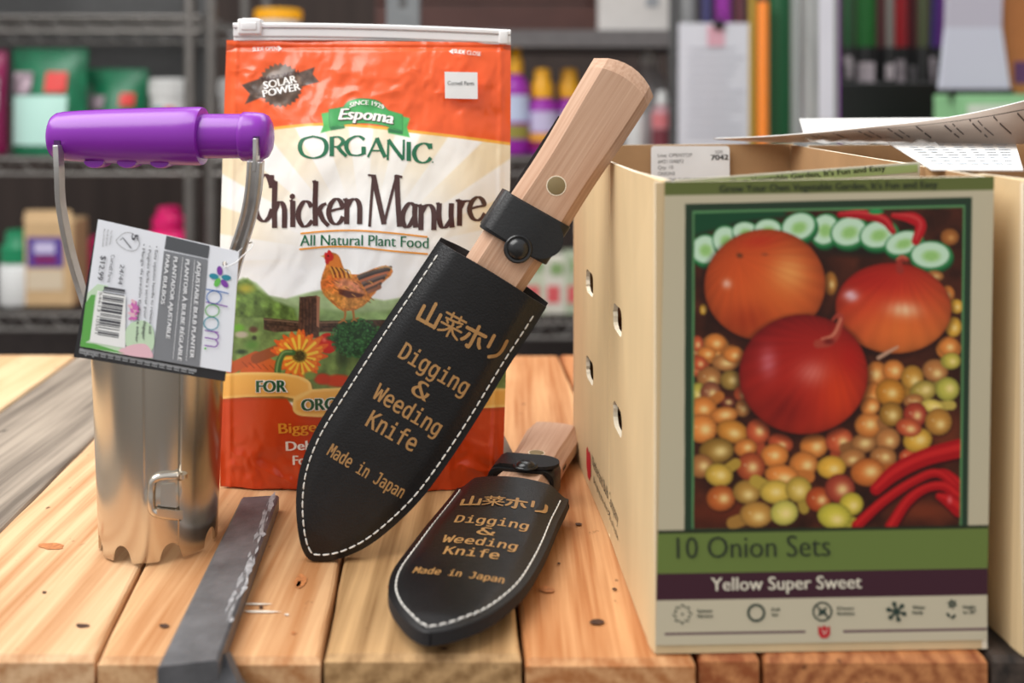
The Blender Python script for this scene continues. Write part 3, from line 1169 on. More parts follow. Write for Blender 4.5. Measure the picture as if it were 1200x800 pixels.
# white stock sticker inside the back wall
st = MB()
STP = Plane((763, 172, .6555), (855, 170, .6545), (763, 215, .6555))
plate(st, rrect(809, 196, 92, 50, 4), [], lambda a, b, s: STP(a, b, -.0004 * s), 0)
for k, (t_, wd) in enumerate((('Line: OPENTOP', 40), ('#421104872', 30), ('Qty: 10', 18), ('ONIONS', 20), ('YELLOW SUPER SWEET', 58))):
    put_text(st, t_, (771, 184 + 7.2 * k), (771 + wd, 183.6 + 7.2 * k), 4.2, STP, 1, off=.0002)
put_text(st, 'SIZE', (838, 180), (847, 179.8), 3.6, STP, 1, off=.0002)
put_text(st, '7042', (833, 187.5), (853, 187), 6.0, STP, 2, off=.0002, fat=.6)
st.build('stock_sticker', [paper_w, ink_grey, ink_k], carton)


def copy_tree(o, parent=None):
    c = o.copy()
    COL.objects.link(c)
    c.parent = parent
    for ch in [x for x in bpy.data.objects if x.parent == o]:
        copy_tree(ch, c)
    return c


carton2 = copy_tree(carton)
carton2.location = carton.location + Vector((.1545, -.0022, 0))
for ch in [x for x in bpy.data.objects if x.parent == carton2 and x.name.startswith('stock_sticker')]:
    bpy.data.objects.remove(ch)
carton2['label'] = 'second beige carton at the right edge, mostly outside the photo'

# the loose bulbs filling the carton
pile = MB()
for k in range(520):
    f_ = rng.random()
    e_ = rng.random()
    base = FLx + (BLx - FLx) * (.06 + .86 * f_) + (FRx - FLx) * (.12 + .76 * (e_ if k % 2 else e_ * .12))
    z_ = .012 + .122 * (rng.random() if k % 2 == 0 else rng.uniform(.8, 1))
    r_ = rng.uniform(.006, .0085)
    rot_ = Vector((rng.normal(), rng.normal(), rng.normal())).normalized()
    pile.lathe([(0, -r_), (r_ * .55, -r_ * .85), (r_ * .95, -r_ * .3), (r_ * .9, r_ * .35), (r_ * .5, r_ * .9), (r_ * .16, r_ * 1.25), (0, r_ * 1.7)], (base[0], base[1], TZ + z_), rot_, 9)
o = pile.build('onion_bulbs', mat('dry_onion_skin', rgb(120, 78, 48), .6, var=.4, vscale=40))
tag(o, 'loose brown onion sets heaped inside the open carton, seen through its side vents', 'onions', kind='stuff')

# sign card standing inside the first carton
sg = thing('sign_card', 'pale sign card with a green headline standing inside the open onion carton', 'sign', (.15, .46, TZ + .005))
SGP = Plane((792, 210, .4315), (1078, 190, .4750), (792, 400, .4315))
mb = MB()
plate(mb, [(792, 211), (1078, 190), (1078, 400), (792, 540)], [], lambda a, b, s: SGP(a, b, -.0012 * s), 0)
shape(mb, [(795, 213), (1075, 192.5), (1075, 201.5), (795, 224)], SGP, 1, off=.0002)
put_text(mb, 'Grow Your Own Vegetable Garden, It\'s Fun and Easy', (800, 221), (1037, 199.5), 6.2, SGP, 2, fat=.4, off=.0004)
mb.build('card', [mat('pale_sign_card', rgb(216, 214, 190), .6), mat('light_green_band', rgb(168, 190, 120), .6), ink_d], sg)

# ------------------------------------------------------------------ papers lying on the cartons
sheet_m = mat('white_paper_sheet', rgb(232, 230, 226), .7, var=.015, vscale=50)
tan_m = mat('brown_paper_sheet', rgb(238, 222, 210), .75, var=.05, vscale=40)
text_m = mat('faint_print', rgb(92, 80, 76), .8)
tbl_m = mat('pale_table_print', rgb(200, 206, 212), .8)
lo = cr([(838, 163.5, .668), (905, 167, .658), (985, 166, .645), (1090, 167, .635), (1200, 169, .62), (1290, 171, .61)], 10)
hi = cr([(838, 162.5, .664), (905, 159.5, .640), (1000, 151, .612), (1110, 138, .590), (1200, 118.5, .572), (1290, 90, .56)], 10)
rows = []
for k in range(9):
    t = k / 8
    rows.append([P(*(np.array(a) * (1 - t) + np.array(b) * t)) + Vector((0, .004 * math.sin(math.pi * t), 0)) for a, b in zip(lo, hi)])


def curl(i, t, off=.0):
    i = min(max(i, 0), len(lo) - 1.001)
    k = int(i)
    f_ = i - k
    a = np.array(lo[k]) * (1 - f_) + np.array(lo[k + 1]) * f_
    b = np.array(hi[k]) * (1 - f_) + np.array(hi[k + 1]) * f_
    return P(*(a * (1 - t) + b * t)) + Vector((0, .004 * math.sin(math.pi * t) - off, 0))


mb = MB()
mb.grid(rows, 0, True)
mb.grid([[p + Vector((0, .0006, .0004)) for p in r] for r in rows], 0, True, flip=True)
top = rows[-1]
mb.grid([top, [p + Vector((0, .0006, .0004)) for p in top]], 1, False)
# printed lines showing on its face
for i0, i1, t0, t1, wd in [(15 + k * 3.05, 15 + k * 3.05 + 2.7, .78 - .02 * (k % 3), .18, .045) for k in range(11)] + \
        [(16.2 + k * 3.05, 16.2 + k * 3.05 + 2.2, .70, .22, .035) for k in range(11) if k % 3 != 1]:
    n_ = 8
    A, B = [], []
    for q in range(n_ + 1):
        s = q / n_
        ii = i0 + (i1 - i0) * s
        tt = t0 + (t1 - t0) * s
        A.append(curl(ii, tt + wd / 2, .0006))
        B.append(curl(ii, tt - wd / 2, .0006))
    mb.add(A + B, [(j, j + 1, n_ + 1 + j + 1, n_ + 1 + j) for j in range(n_) if (j * 7 + int(i0)) % 5], 2)
A = [curl(i, .80, .0006) for i in np.linspace(14, 48, 30)]
B = [curl(i, .785, .0006) for i in np.linspace(14, 48, 30)]
mb.add(A + B, [(j, j + 1, 31 + j, 30 + j) for j in range(29)], 2)
o = mb.build('curled_sheet', [tan_m, sheet_m, text_m])
tag(o, 'long curled paper sheet with printed lines resting across the top of the cartons', 'paper')

mb = MB()
q = [P(937, 139, .70), P(1215, 137, .70), P(1215, 172, .66), P(944, 164, .66)]
mb.hexa([p - Vector((0, 0, .0006)) for p in q[::-1]], q[::-1])
o = mb.build('blank_sheet', sheet_m)
tag(o, 'plain white sheet lying behind the curled paper on the carton', 'paper')

mb = MB()
q = [P(1040, 166.8, .635), P(1190, 166.8, .635), P(1199, 199, .453), P(1092, 198.5, .455)]
q = [Vector((p.x, p.y, max(p.z, TZ + .2022))) for p in q]
mb.hexa([p - Vector((0, 0, .0006)) for p in q[::-1]], q[::-1])


def sheet_uv(u, v, off=.0003):
    a, b = q[0].lerp(q[1], u), q[3].lerp(q[2], u)
    return a.lerp(b, v) + Vector((0, 0, off))


for k in range(8):
    for c0 in np.arange(.12, .9, .12):
        v0 = .12 + k * .10
        u1 = c0 + .05 + .05 * rng.random()
        mb.add([sheet_uv(c0, v0), sheet_uv(u1, v0), sheet_uv(u1, v0 + .035), sheet_uv(c0, v0 + .035)], [(0, 1, 2, 3)], 1)
o = mb.build('printed_sheet', [sheet_m, tbl_m])
tag(o, 'white sheet with a faint printed table lying under the curled paper', 'paper')

# crumpled clear film over the back of the carton
film_m = bpy.data.materials.new('clear_plastic_film')
film_m.use_nodes = True
n_ = film_m.node_tree
b_ = n_.nodes['Principled BSDF']
b_.inputs['Base Color'].default_value = (.95, .93, .9, 1)
b_.inputs['Roughness'].default_value = .15
tr = n_.nodes.new('ShaderNodeBsdfTransparent')
mx = n_.nodes.new('ShaderNodeMixShader')
ns = n_.nodes.new('ShaderNodeTexNoise')
ns.inputs['Scale'].default_value = 120
mr_ = n_.nodes.new('ShaderNodeMapRange')
mr_.inputs[1].default_value = .35
mr_.inputs[2].default_value = .75
mr_.inputs[3].default_value = .22
mr_.inputs[4].default_value = .6
n_.links.new(ns.outputs[0], mr_.inputs[0])
n_.links.new(mr_.outputs[0], mx.inputs[0])
n_.links.new(tr.outputs[0], mx.inputs[1])
n_.links.new(b_.outputs[0], mx.inputs[2])
n_.links.new(mx.outputs[0], n_.nodes['Material Output'].inputs[0])
rows = []
for j in range(15):
    r = []
    for i in range(40):
        u, v = i / 39, j / 14
        x = 940 + 150 * u + 12 * v
        D = .652 - .115 * v * (.35 + .65 * u)
        z = .2080 - .0012 * v + .0030 * (fbm(np.array(u * 9.), np.array(v * 5.), 5) - .5) * (1 + 2 * (v < .3)) + .0012 * abs(math.sin(u * 21 + v * 4))
        r.append(((x - HX) / F * D, D, TZ + z))
    rows.append(r)
mb = MB()
mb.grid(rows, 0, True)
o = mb.build('plastic_film', film_m)
tag(o, 'crumpled clear plastic film over the back rim of the onion carton', 'plastic wrap')

# ------------------------------------------------------------------ fertilizer bag
bag = thing('fertilizer_bag', 'tall orange and cream plant food bag with a hen printed on it', 'bag', (-.09, .62, TZ))


def bag_edges(Y):
    t = (Y - 47) / 531.0
    xl = 265.5 - 4.0 * np.clip(t * 2.2, 0, 1) - 3.5 * np.clip(t, 0, 1) - 2.0 * np.sin(np.clip(t, 0, 1) * math.pi)
    xr = 598.5 + 1.0 * np.sin(np.clip(t, 0, 1) * math.pi * 1.2) - 9.5 * np.clip(t, 0, 1) ** 1.5
    return xl, xr


def bag_D(X, Y, wrinkle=True):
    X, Y = np.asarray(X, float), np.asarray(Y, float)
    xl, xr = bag_edges(Y)
    u = np.clip((X - (xl + xr) / 2) / ((xr - xl) / 2), -1, 1)
    v = np.clip((578 - Y) / 532.0, 0, 1)
    base = .600 + .026 * v
    bul = .024 * (1 - np.abs(u) ** 2.4) * np.sin(math.pi * np.clip(v * .94 + .06, 0, 1)) ** .7
    D = base - bul
    if wrinkle:
        wx = X + 26 * (fbm(X / 60, Y / 60, 2) - .5)
        wy = Y + 26 * (fbm(X / 60, Y / 60, 9) - .5)
        ed = np.clip((1 - np.abs(u)) / .08, 0, 1)
        a_top = np.exp(-((Y - 100) / 55) ** 2)
        a_bot = np.exp(-((Y - 560) / 45) ** 2)
        a_mid = .35 * np.exp(-((Y - 260) / 120) ** 2)
        n1 = fbm(wx / 26, wy / 44, 21, 3) - .5
        n2 = np.abs(fbm(wx / 40, wy / 34, 33, 3) - .5)
        n3 = fbm((wx + wy * .5) / 20, (wy - wx * .4) / 60, 41, 2) - .5
        D = D + ed * (a_top * (.0034 * n1 + .0036 * n2 + .0014 * n3) + a_bot * (.006 * n1 + .005 * n2) + a_mid * (.0030 * n1 + .003 * n3)
                      + .0016 * (fbm(X / 90, Y / 90, 77, 2) - .5) * 3)
        # seal line under the zip and vertical seams at the sides
        D = D + .0012 * np.exp(-((Y - 56) / 2.5) ** 2) - .0008 * np.exp(-((np.abs(u) - .93) / .02) ** 2)
    return D


def bag_surf(x, y, off=0.0):
    D = float(bag_D(x, y)) - off * 1.2
    p = P(x, y, D)
    if p.z < TZ + .0006:
        p.z = TZ + .0006
    return p


NXB, NYB = 344, 520
T_, S_u = np.meshgrid(np.linspace(0, 1, NYB), np.linspace(0, 1, NXB), indexing='ij')
YB = 47 + 531 * T_ + 2.5 * S_u * (1 - T_)
xl_, xr_ = bag_edges(YB)
XB = xl_ + (xr_ - xl_) * S_u
DB = bag_D(XB, YB)
pr = Print(XB, YB, (250, 245, 234))
ORG, ORD = (240, 92, 30), (212, 74, 22)
# cream panel with sun rays
cx0, cy0 = 428, 300
ang = np.arctan2(YB - cy0, XB - cx0)
rr = np.hypot((XB - cx0), (YB - cy0))
ray = np.clip(.5 + 3.2 * np.sin(ang * 17 + .6), 0, 1)
fade = np.clip((rr - 62) / 120, 0, 1)
pr.put((slice(None), slice(None)), ray * fade * .9, (243, 221, 180))
pr.put((slice(None), slice(None)), np.clip((1 - ray) * fade, 0, 1) * .8, (250, 246, 240))
pr.oval(430, 285, 150, 95, (253, 253, 253), soft=.9)
pr.poly([(250, 300), (610, 300), (610, 420), (250, 420)], (250, 250, 250), soft=30, alpha=.9)
# orange top
arc = [(250, 155), (290, 153), (330, 147.5), (375, 144), (425, 146), (480, 152), (540, 159), (610, 168.5)]
arc = [tuple(p) for p in cr(arc, 5)]
pr.poly([(250, 30), (610, 30)] + [(a, b + 3.4) for a, b in arc[::-1]], (248, 176, 60))
pr.poly([(250, 30), (610, 30)] + arc[::-1], ORG)
# landscape
hill = [(250, 350), (268, 334), (285, 325), (300, 331), (315, 346), (335, 350), (360, 343), (385, 338), (410, 345), (450, 352), (500, 344), (560, 338), (610, 340), (610, 470), (250, 470)]
pr.poly(hill, (164, 186, 136), soft=3, tex=.2, ts=.06)
pr.poly([(310, 352), (350, 360), (420, 366), (500, 360), (610, 360), (610, 470), (300, 470)], (140, 170, 108), soft=5, tex=.25, ts=.08)
pr.poly([(250, 350), (272, 333), (290, 326), (304, 340), (322, 352), (345, 362), (350, 376), (250, 390)], (98, 124, 58), soft=4, tex=.6, ts=.12)
pr.oval(288, 338, 14, 8, (172, 164, 60), soft=.8)
pr.poly([(250, 372), (310, 372), (330, 390), (380, 400), (610, 392), (610, 470), (250, 470)], (112, 136, 74), soft=3, tex=.35, ts=.1)
pr.oval(279, 384, 10, 6, (108, 168, 52), soft=.6)
pr.oval(283, 392, 10, 5, (182, 172, 150), soft=.5)
pr.oval(297, 386, 7, 5, (96, 64, 48), soft=.6)
pr.oval(298, 396, 4, 4, (58, 62, 40), soft=.6)
pr.oval(283, 412, 9, 4, (46, 66, 40), soft=.7)
pr.oval(295, 404, 12, 8, (90, 136, 60), soft=.8)
# fence
for pts in ([(309, 372), (352, 376), (352, 388), (322, 389), (309, 386)], [(374, 376), (420, 375), (470, 374), (470, 386), (374, 389)]):
    pr.poly(pts, (76, 54, 42), tex=.6, ts=.35)
    pr.stroke([(pts[0][0], pts[0][1] + 2), (pts[1][0], pts[1][1] + 2)], 1.3, (132, 104, 82))
    pr.stroke([(pts[0][0] + 4, pts[0][1] + 7), (pts[1][0], pts[1][1] + 7)], 1.2, (44, 30, 26))
pr.poly([(351, 348), (371, 346), (374, 349), (374, 396), (349, 396)], (82, 54, 42), tex=.5, ts=.3)
pr.poly([(371, 346), (375, 348), (374, 384), (371, 382)], (164, 112, 86))
for x in (354, 358, 362, 366):
    pr.stroke([(x, 350), (x + .5, 372), (x - .5, 393)], .9, (46, 30, 26) if x % 4 else (140, 106, 84))
# vegetables and the daisy
for a, b, c_, w_ in (((270, 432), (300, 418), (192, 88, 44), 13), ((290, 440), (315, 430), (206, 96, 40), 20), ((300, 420), (330, 408), (150, 78, 42), 12), ((258, 428), (268, 424), (206, 110, 40), 10)):
    pr.stroke([a, b], w_, c_, smooth=False)
pr.oval(299, 433, 12, 8, (214, 96, 44), soft=.3)
for k in range(5):
    pr.stroke([(284 + k * 8, 424 + k), (290 + k * 8, 430 + k)], 1, (150, 66, 32))
pr.oval(384, 402, 12, 12, (204, 40, 28))
pr.oval(380, 398, 4, 4, (232, 110, 90), soft=.8)
pr.oval(389, 396, 9, 4, (58, 84, 42), soft=.6)
pr.stroke([(394, 396), (402, 402), (404, 425), (398, 440)], [4, 5, 6, 4], (92, 122, 66))
pr.oval(402, 418, 10, 16, (58, 76, 44), soft=.7)
pr.oval(418, 396, 31, 24, (34, 62, 38), soft=.25)
for k in range(420):     # broccoli crown
    a, r_ = rng.random() * 6.28, rng.random() ** .5
    x, y = 418 + 31 * r_ * math.cos(a), 396 + 23 * r_ * math.sin(a)
    g = rng.uniform(.6, 1.25)
    pr.oval(x, y, rng.uniform(1.4, 2.8), rng.uniform(1.2, 2.2), (58 * g, 110 * g, 60 * g), soft=.7)
pr.oval(396, 446, 20, 9, (206, 66, 30), soft=.4)
pr.oval(378, 444, 12, 8, (196, 60, 34), soft=.4)
fx, fy = 351, 418
for ringi, (r0, c1, c2, n) in enumerate(((31, (226, 92, 36), (240, 160, 48), 17), (28, (232, 120, 44), (244, 200, 70), 15))):
    for k in range(n):
        a = 2 * math.pi * k / n + .13 * ringi + rng.uniform(-.05, .05)
        L_ = r0 * rng.uniform(.9, 1.08) * (1.06 if math.sin(a) < 0 else .86)
        tip = (fx + L_ * math.cos(a), fy + L_ * math.sin(a) * .98)
        pr.stroke([(fx + 6 * math.cos(a), fy + 6 * math.sin(a)), (fx + L_ * .62 * math.cos(a), fy + L_ * .62 * math.sin(a)), tip], [4, 9.5, 2], c1)
        pr.stroke([(fx + 6 * math.cos(a), fy + 6 * math.sin(a)), (fx + L_ * .78 * math.cos(a), fy + L_ * .78 * math.sin(a))], [3.4, 6.2, 1.6], c2 if ringi else (238, 150, 46))
        if k % 3 == 0:
            pr.stroke([(fx + 8 * math.cos(a + .1), fy + 8 * math.sin(a + .1)), (fx + L_ * .7 * math.cos(a + .1), fy + L_ * .7 * math.sin(a + .1))], .7, (150, 60, 24))
pr.oval(fx, fy - 1, 9.5, 8.5, (74, 66, 32), soft=.4)
for k in range(40):
    a, r_ = rng.random() * 6.28, rng.random() ** .5
    pr.oval(fx + 8 * r_ * math.cos(a), fy - 1 + 7 * r_ * math.sin(a), .8, .8, (128, 116, 48) if k % 2 else (42, 40, 24), soft=.8)
pr.stroke([(343, 413), (333, 414), (327, 424), (325, 440)], [7, 7, 8, 8], (62, 102, 52))
pr.stroke([(342, 412), (332, 413), (326, 424), (324, 438)], [1.5, 2, 2, 2], (122, 156, 92))
pr.oval(363, 440, 9, 6, (122, 146, 74), soft=.5)
# the hen
HEN = [(385, 292.5), (389, 295.5), (394, 297), (398.5, 302), (401, 310), (404, 317), (410, 321), (420, 321.5), (430, 318), (438, 314.5), (446, 312), (452, 310.8), (458.5, 313),
       (460.5, 318), (458, 323), (452, 328), (446, 333), (443, 337), (440, 343), (436, 347), (433, 352), (426, 358), (418, 362.5), (410, 364), (402, 364.5), (396, 361), (388, 354), (381, 347),
       (376.5, 339), (375.5, 331), (378, 321), (381, 313), (383, 306), (381, 302)]
pr.poly(HEN, (202, 122, 54), tex=.35, ts=.35)
pr.poly([(377, 331), (385, 322), (398, 318), (404, 319), (402, 328), (388, 338), (377, 338)], (222, 116, 52), soft=4, tex=.3)
pr.poly([(386, 298), (396, 299), (401, 312), (394, 318), (384, 316)], (222, 128, 54), soft=3)
pr.poly([(378, 343), (396, 346), (420, 350), (434, 348), (424, 359), (404, 363), (390, 354)], (196, 132, 62), soft=4, tex=.4)
pr.poly([(397, 338), (412, 341), (428, 345), (424, 348), (408, 349), (397, 344)], (92, 48, 36), soft=2)
pr.poly([(390, 330), (404, 326), (420, 332), (428, 344), (410, 340), (396, 337)], (208, 132, 96), soft=4, tex=.3)
for k in range(9):       # neck hackles and tail feathers
    x = 386 + k * 2.6
    pr.stroke([(x, 312 + k * .5), (x + 3, 318), (x + 5, 325)], 1.2, (70, 42, 30) if k % 2 else (222, 168, 76))
for k in range(8):
    t = k / 7
    pr.stroke([(420 + 12 * t, 324 + 18 * t), (436 + 8 * t, 319 + 18 * t), (458 - 14 * t, 313 + 22 * t)], [3.6, 4.4, 3.0], [(96, 82, 74), (64, 56, 54), (186, 108, 76), (122, 98, 88), (70, 58, 54), (196, 122, 84), (92, 70, 60), (150, 96, 70)][k])
pr.stroke([(444, 314), (452, 312.5), (459, 314)], 1.3, (196, 160, 110))
for k in range(26):
    x, y = rng.uniform(384, 436), rng.uniform(328, 356)
    pr.stroke([(x, y), (x + 4, y + 2.5)], .9, [(150, 78, 36), (226, 160, 84), (118, 66, 38)][k % 3])
pr.oval(385.5, 301, 5.6, 5.2, (196, 46, 42))
pr.poly([(379, 300), (381, 295.5), (383, 296.5), (385, 292.5), (387.5, 294), (389, 298), (384, 301)], (214, 40, 40))
pr.oval(383.5, 306, 2.4, 3.6, (190, 40, 40))
pr.oval(384.5, 299.8, 1.0, 1.0, (40, 24, 20))
pr.poly([(376, 300.2), (380.5, 298.5), (380.5, 301.8)], (216, 172, 90))
for pts in ([(404.5, 362), (404.5, 370), (403, 375)], [(413.5, 362), (414.5, 370), (414.5, 374)]):
    pr.stroke(pts, [3, 2.2, 2], (176, 112, 58))
for a, b in (((403, 375), (397, 378)), ((403, 375), (406, 377.5)), ((403, 375), (400, 374)), ((414.5, 374), (412, 376.5)), ((414.5, 374), (420, 372.5)), ((414.5, 374), (418, 376))):
    pr.stroke([a, b], 1.4, (186, 122, 66))
# orange foot with the gold ribbon
pr.poly([(250, 464), (336, 467), (350, 486), (380, 489), (610, 474), (610, 590), (250, 590)], (208, 66, 18), soft=2)
rib = [tuple(p) for p in cr([(250, 439), (290, 436), (330, 437), (352, 441), (363, 447), (366, 456)], 5)] + [(380, 455), (420, 453), (610, 455), (610, 476), (440, 484), (390, 488)] + \
      [tuple(p) for p in cr([(372, 488.5), (352, 487), (344, 482), (343, 474), (344, 467)], 5)] + [(330, 464), (290, 465), (250, 468)]
pr.poly([(a + 1.5, b + 3) for a, b in rib], (166, 58, 20), soft=5, alpha=.5)
pr.poly(rib, (250, 206, 122))
pr.poly([(250, 441), (290, 438.5), (330, 439.5), (350, 443), (361, 449), (362, 457), (346, 464), (290, 462.5), (250, 465)], (244, 182, 88), soft=3)
pr.poly([(347, 470), (366, 459), (420, 456), (610, 458), (610, 473), (440, 481), (380, 485), (354, 484), (347, 480)], (244, 182, 88), soft=3)
# starburst seal with its ribbon
pr.poly([(283, 99.5), (310, 90), (312, 112), (287, 122), (293, 110)], (84, 64, 52), tex=.3)
pr.poly([(344, 87), (369, 78.5), (366.5, 87), (374, 96), (348, 103)], (92, 72, 60), tex=.3)
sb = []
for k in range(52):
    a = 2 * math.pi * k / 52
    r_ = 26.5 if k % 2 else 23.5
    sb.append((328.5 + r_ * 1.0 * math.cos(a), 100 + r_ * math.sin(a)))
pr.poly(sb, (92, 70, 54), tex=.5, ts=.06)
pr.oval(326, 100, 12, 8, (116, 92, 68), soft=.9)
# green name ribbon
pr.poly([(376.5, 133), (386, 131), (402, 145), (404, 149), (375.5, 156), (379, 147)], (86, 186, 96))
pr.poly([(471, 136), (480.5, 138.5), (477, 149), (480.5, 161), (455, 156), (454, 151)], (86, 186, 96))
pr.poly([(386, 149), (404, 147), (404, 150.5), (388, 153)], (46, 120, 70))
pr.poly([(455, 150), (472, 154), (472, 157.5), (455, 155)], (46, 120, 70))
gb = [(385, 128), (402, 125)] + [tuple(p) for p in cr([(402, 125), (408, 118.5), (420, 115.2), (432, 115.5), (444, 118.5), (455, 129)], 5)] + [(472, 134), (472, 154)] + \
     [tuple(p) for p in cr([(472, 154), (448, 147), (425, 144.6), (404, 146), (386, 149.5)], 4)]
pr.poly(gb, (40, 118, 66))
pr.poly([(a + (428 - a) * .014, b + (133 - b) * .05) for a, b in gb], (72, 172, 92), tex=.15, ts=.05)
rows3 = np.stack([(XB - HX) / F * DB, DB, np.maximum(CZ - (YB - HY) / F * DB, TZ + .0006)], -1)
bagprint = print_mat('printed_glossy_film', .3, coat=.22)
BG = MB()
BG.grid(rows3, 0, True, colors=pr.linear(1.0))
# back of the bag and the bottom
bk = []
for k in range(26):
    t = k / 25
    y = 47 + 531 * t
    xl1, xr1 = [float(q) for q in bag_edges(np.array(y))]
    v = 1 - t
    r = []
    for i in range(25):
        s = i / 24
        u = 2 * s - 1
        x = xl1 + (xr1 - xl1) * s
        D0 = .600 + .026 * v
        Pt = P(x, y + 2.5 * s * (1 - t), D0)
        Pt.z = max(Pt.z, TZ + .0006)
        r.append(Pt + Vector((0, .030 * (1 - abs(u) ** 2.4) * math.sin(math.pi * min(1, v * .94 + .06)) ** .7 + .012 * (1 - v) * (1 - u * u), 0)))
    bk.append(r)
BG.grid(bk, 1, True, flip=True)
fr, rr_ = [Vector(p) for p in rows3[-1][np.linspace(0, NXB - 1, 25).astype(int)]], bk[-1]
BG.grid([fr, rr_], 1, False)
# lettering on the bag
GRN = mat('green_bag_ink', rgb(24, 108, 70), .32, coat=.2)
BRN = mat('brown_bag_ink', rgb(74, 44, 40), .32, coat=.2)
WHT = mat('white_bag_ink', rgb(250, 244, 236), .32, coat=.2)
GLD = mat('gold_bag_ink', rgb(240, 158, 48), .32, coat=.2)
DGR = mat('dark_green_bag_ink', rgb(14, 84, 50), .32, coat=.2)
BS = bag_surf
put_text(BG, 'SLIDE OPEN', (296, 60), (325, 58.8), 4.6, BS, 4, fat=.25, off=.0004)
shape(BG, [(326, 53.5), (331, 56.8), (326, 60.5)], BS, 4, .0006)
put_text(BG, 'SLIDE CLOSE', (531.5, 62), (563, 65.5), 4.6, BS, 4, fat=.25, off=.0004)
shape(BG, [(526, 60.2), (531, 57), (531, 63.5)], BS, 4, .0006)
put_text(BG, 'MADE WITH', (307, 95.5), (350, 87), 5.0, BS, 3, fat=.4, off=.0004)
put_text(BG, 'SOLAR', (309.5, 104.5), (347.5, 96.5), 8.6, BS, 4, fat=.9, off=.0003)
put_text(BG, 'POWER', (308.5, 114), (352, 105.2), 8.2, BS, 4, fat=.9, off=.0003)
put_text(BG, 'SINCE 1929', (409.5, 126), (449.5, 128.5), 5.2, BS, 4, fat=.5, arc=4.6, off=.0004)
put_text(BG, 'Espoma', (396.5, 140.5), (459.5, 145.5), 13.0, BS, 3, fat=1.7, shear=.2, arc=2.2, offset=.02, off=.0003)
put_text(BG, 'Espoma', (396, 140), (459, 145), 13.0, BS, 4, fat=1.7, shear=.2, arc=2.2, off=.00045)
put_text(BG, 'All Natural Plant Food', (351.5, 288), (501.5, 291), 12.6, BS, 2, fat=.7, arc=1.8, off=.0003, offset=-.008)
for pts in ([(352, 273.5), (385, 270.5), (420, 270), (460, 273), (501, 277.5)], [(350.5, 292), (385, 289), (420, 289.6), (460, 294), (501.5, 297.5)]):
    ribbon(BG, pts, 1.9, 1.9, BS, 5, off=.0004)
put_text(BG, 'FOR', (299.5, 459.5), (335, 459), 13.5, BS, 4, fat=2.8, offset=.035, off=.0003, rise=0)
put_text(BG, 'FOR', (300, 459.5), (334, 459), 13.5, BS, 6, fat=1.8, off=.0004)
put_text(BG, 'ORGANIC', (352.5, 481.5), (440, 477), 13.5, BS, 4, fat=2.8, offset=.035, off=.0003)
put_text(BG, 'ORGANIC', (353, 481.5), (439, 477), 13.5, BS, 6, fat=1.8, off=.0004)
put_text(BG, 'Bigger', (326.5, 508), (380, 505), 11.8, BS, 5, fat=1.1, off=.0003)
put_text(BG, 'Dehydrated', (335, 528), (424, 524), 10.6, BS, 4, fat=1.1, off=.0003)
put_text(BG, 'For', (343, 544.5), (364, 544), 10.6, BS, 4, fat=1.1, off=.0003)

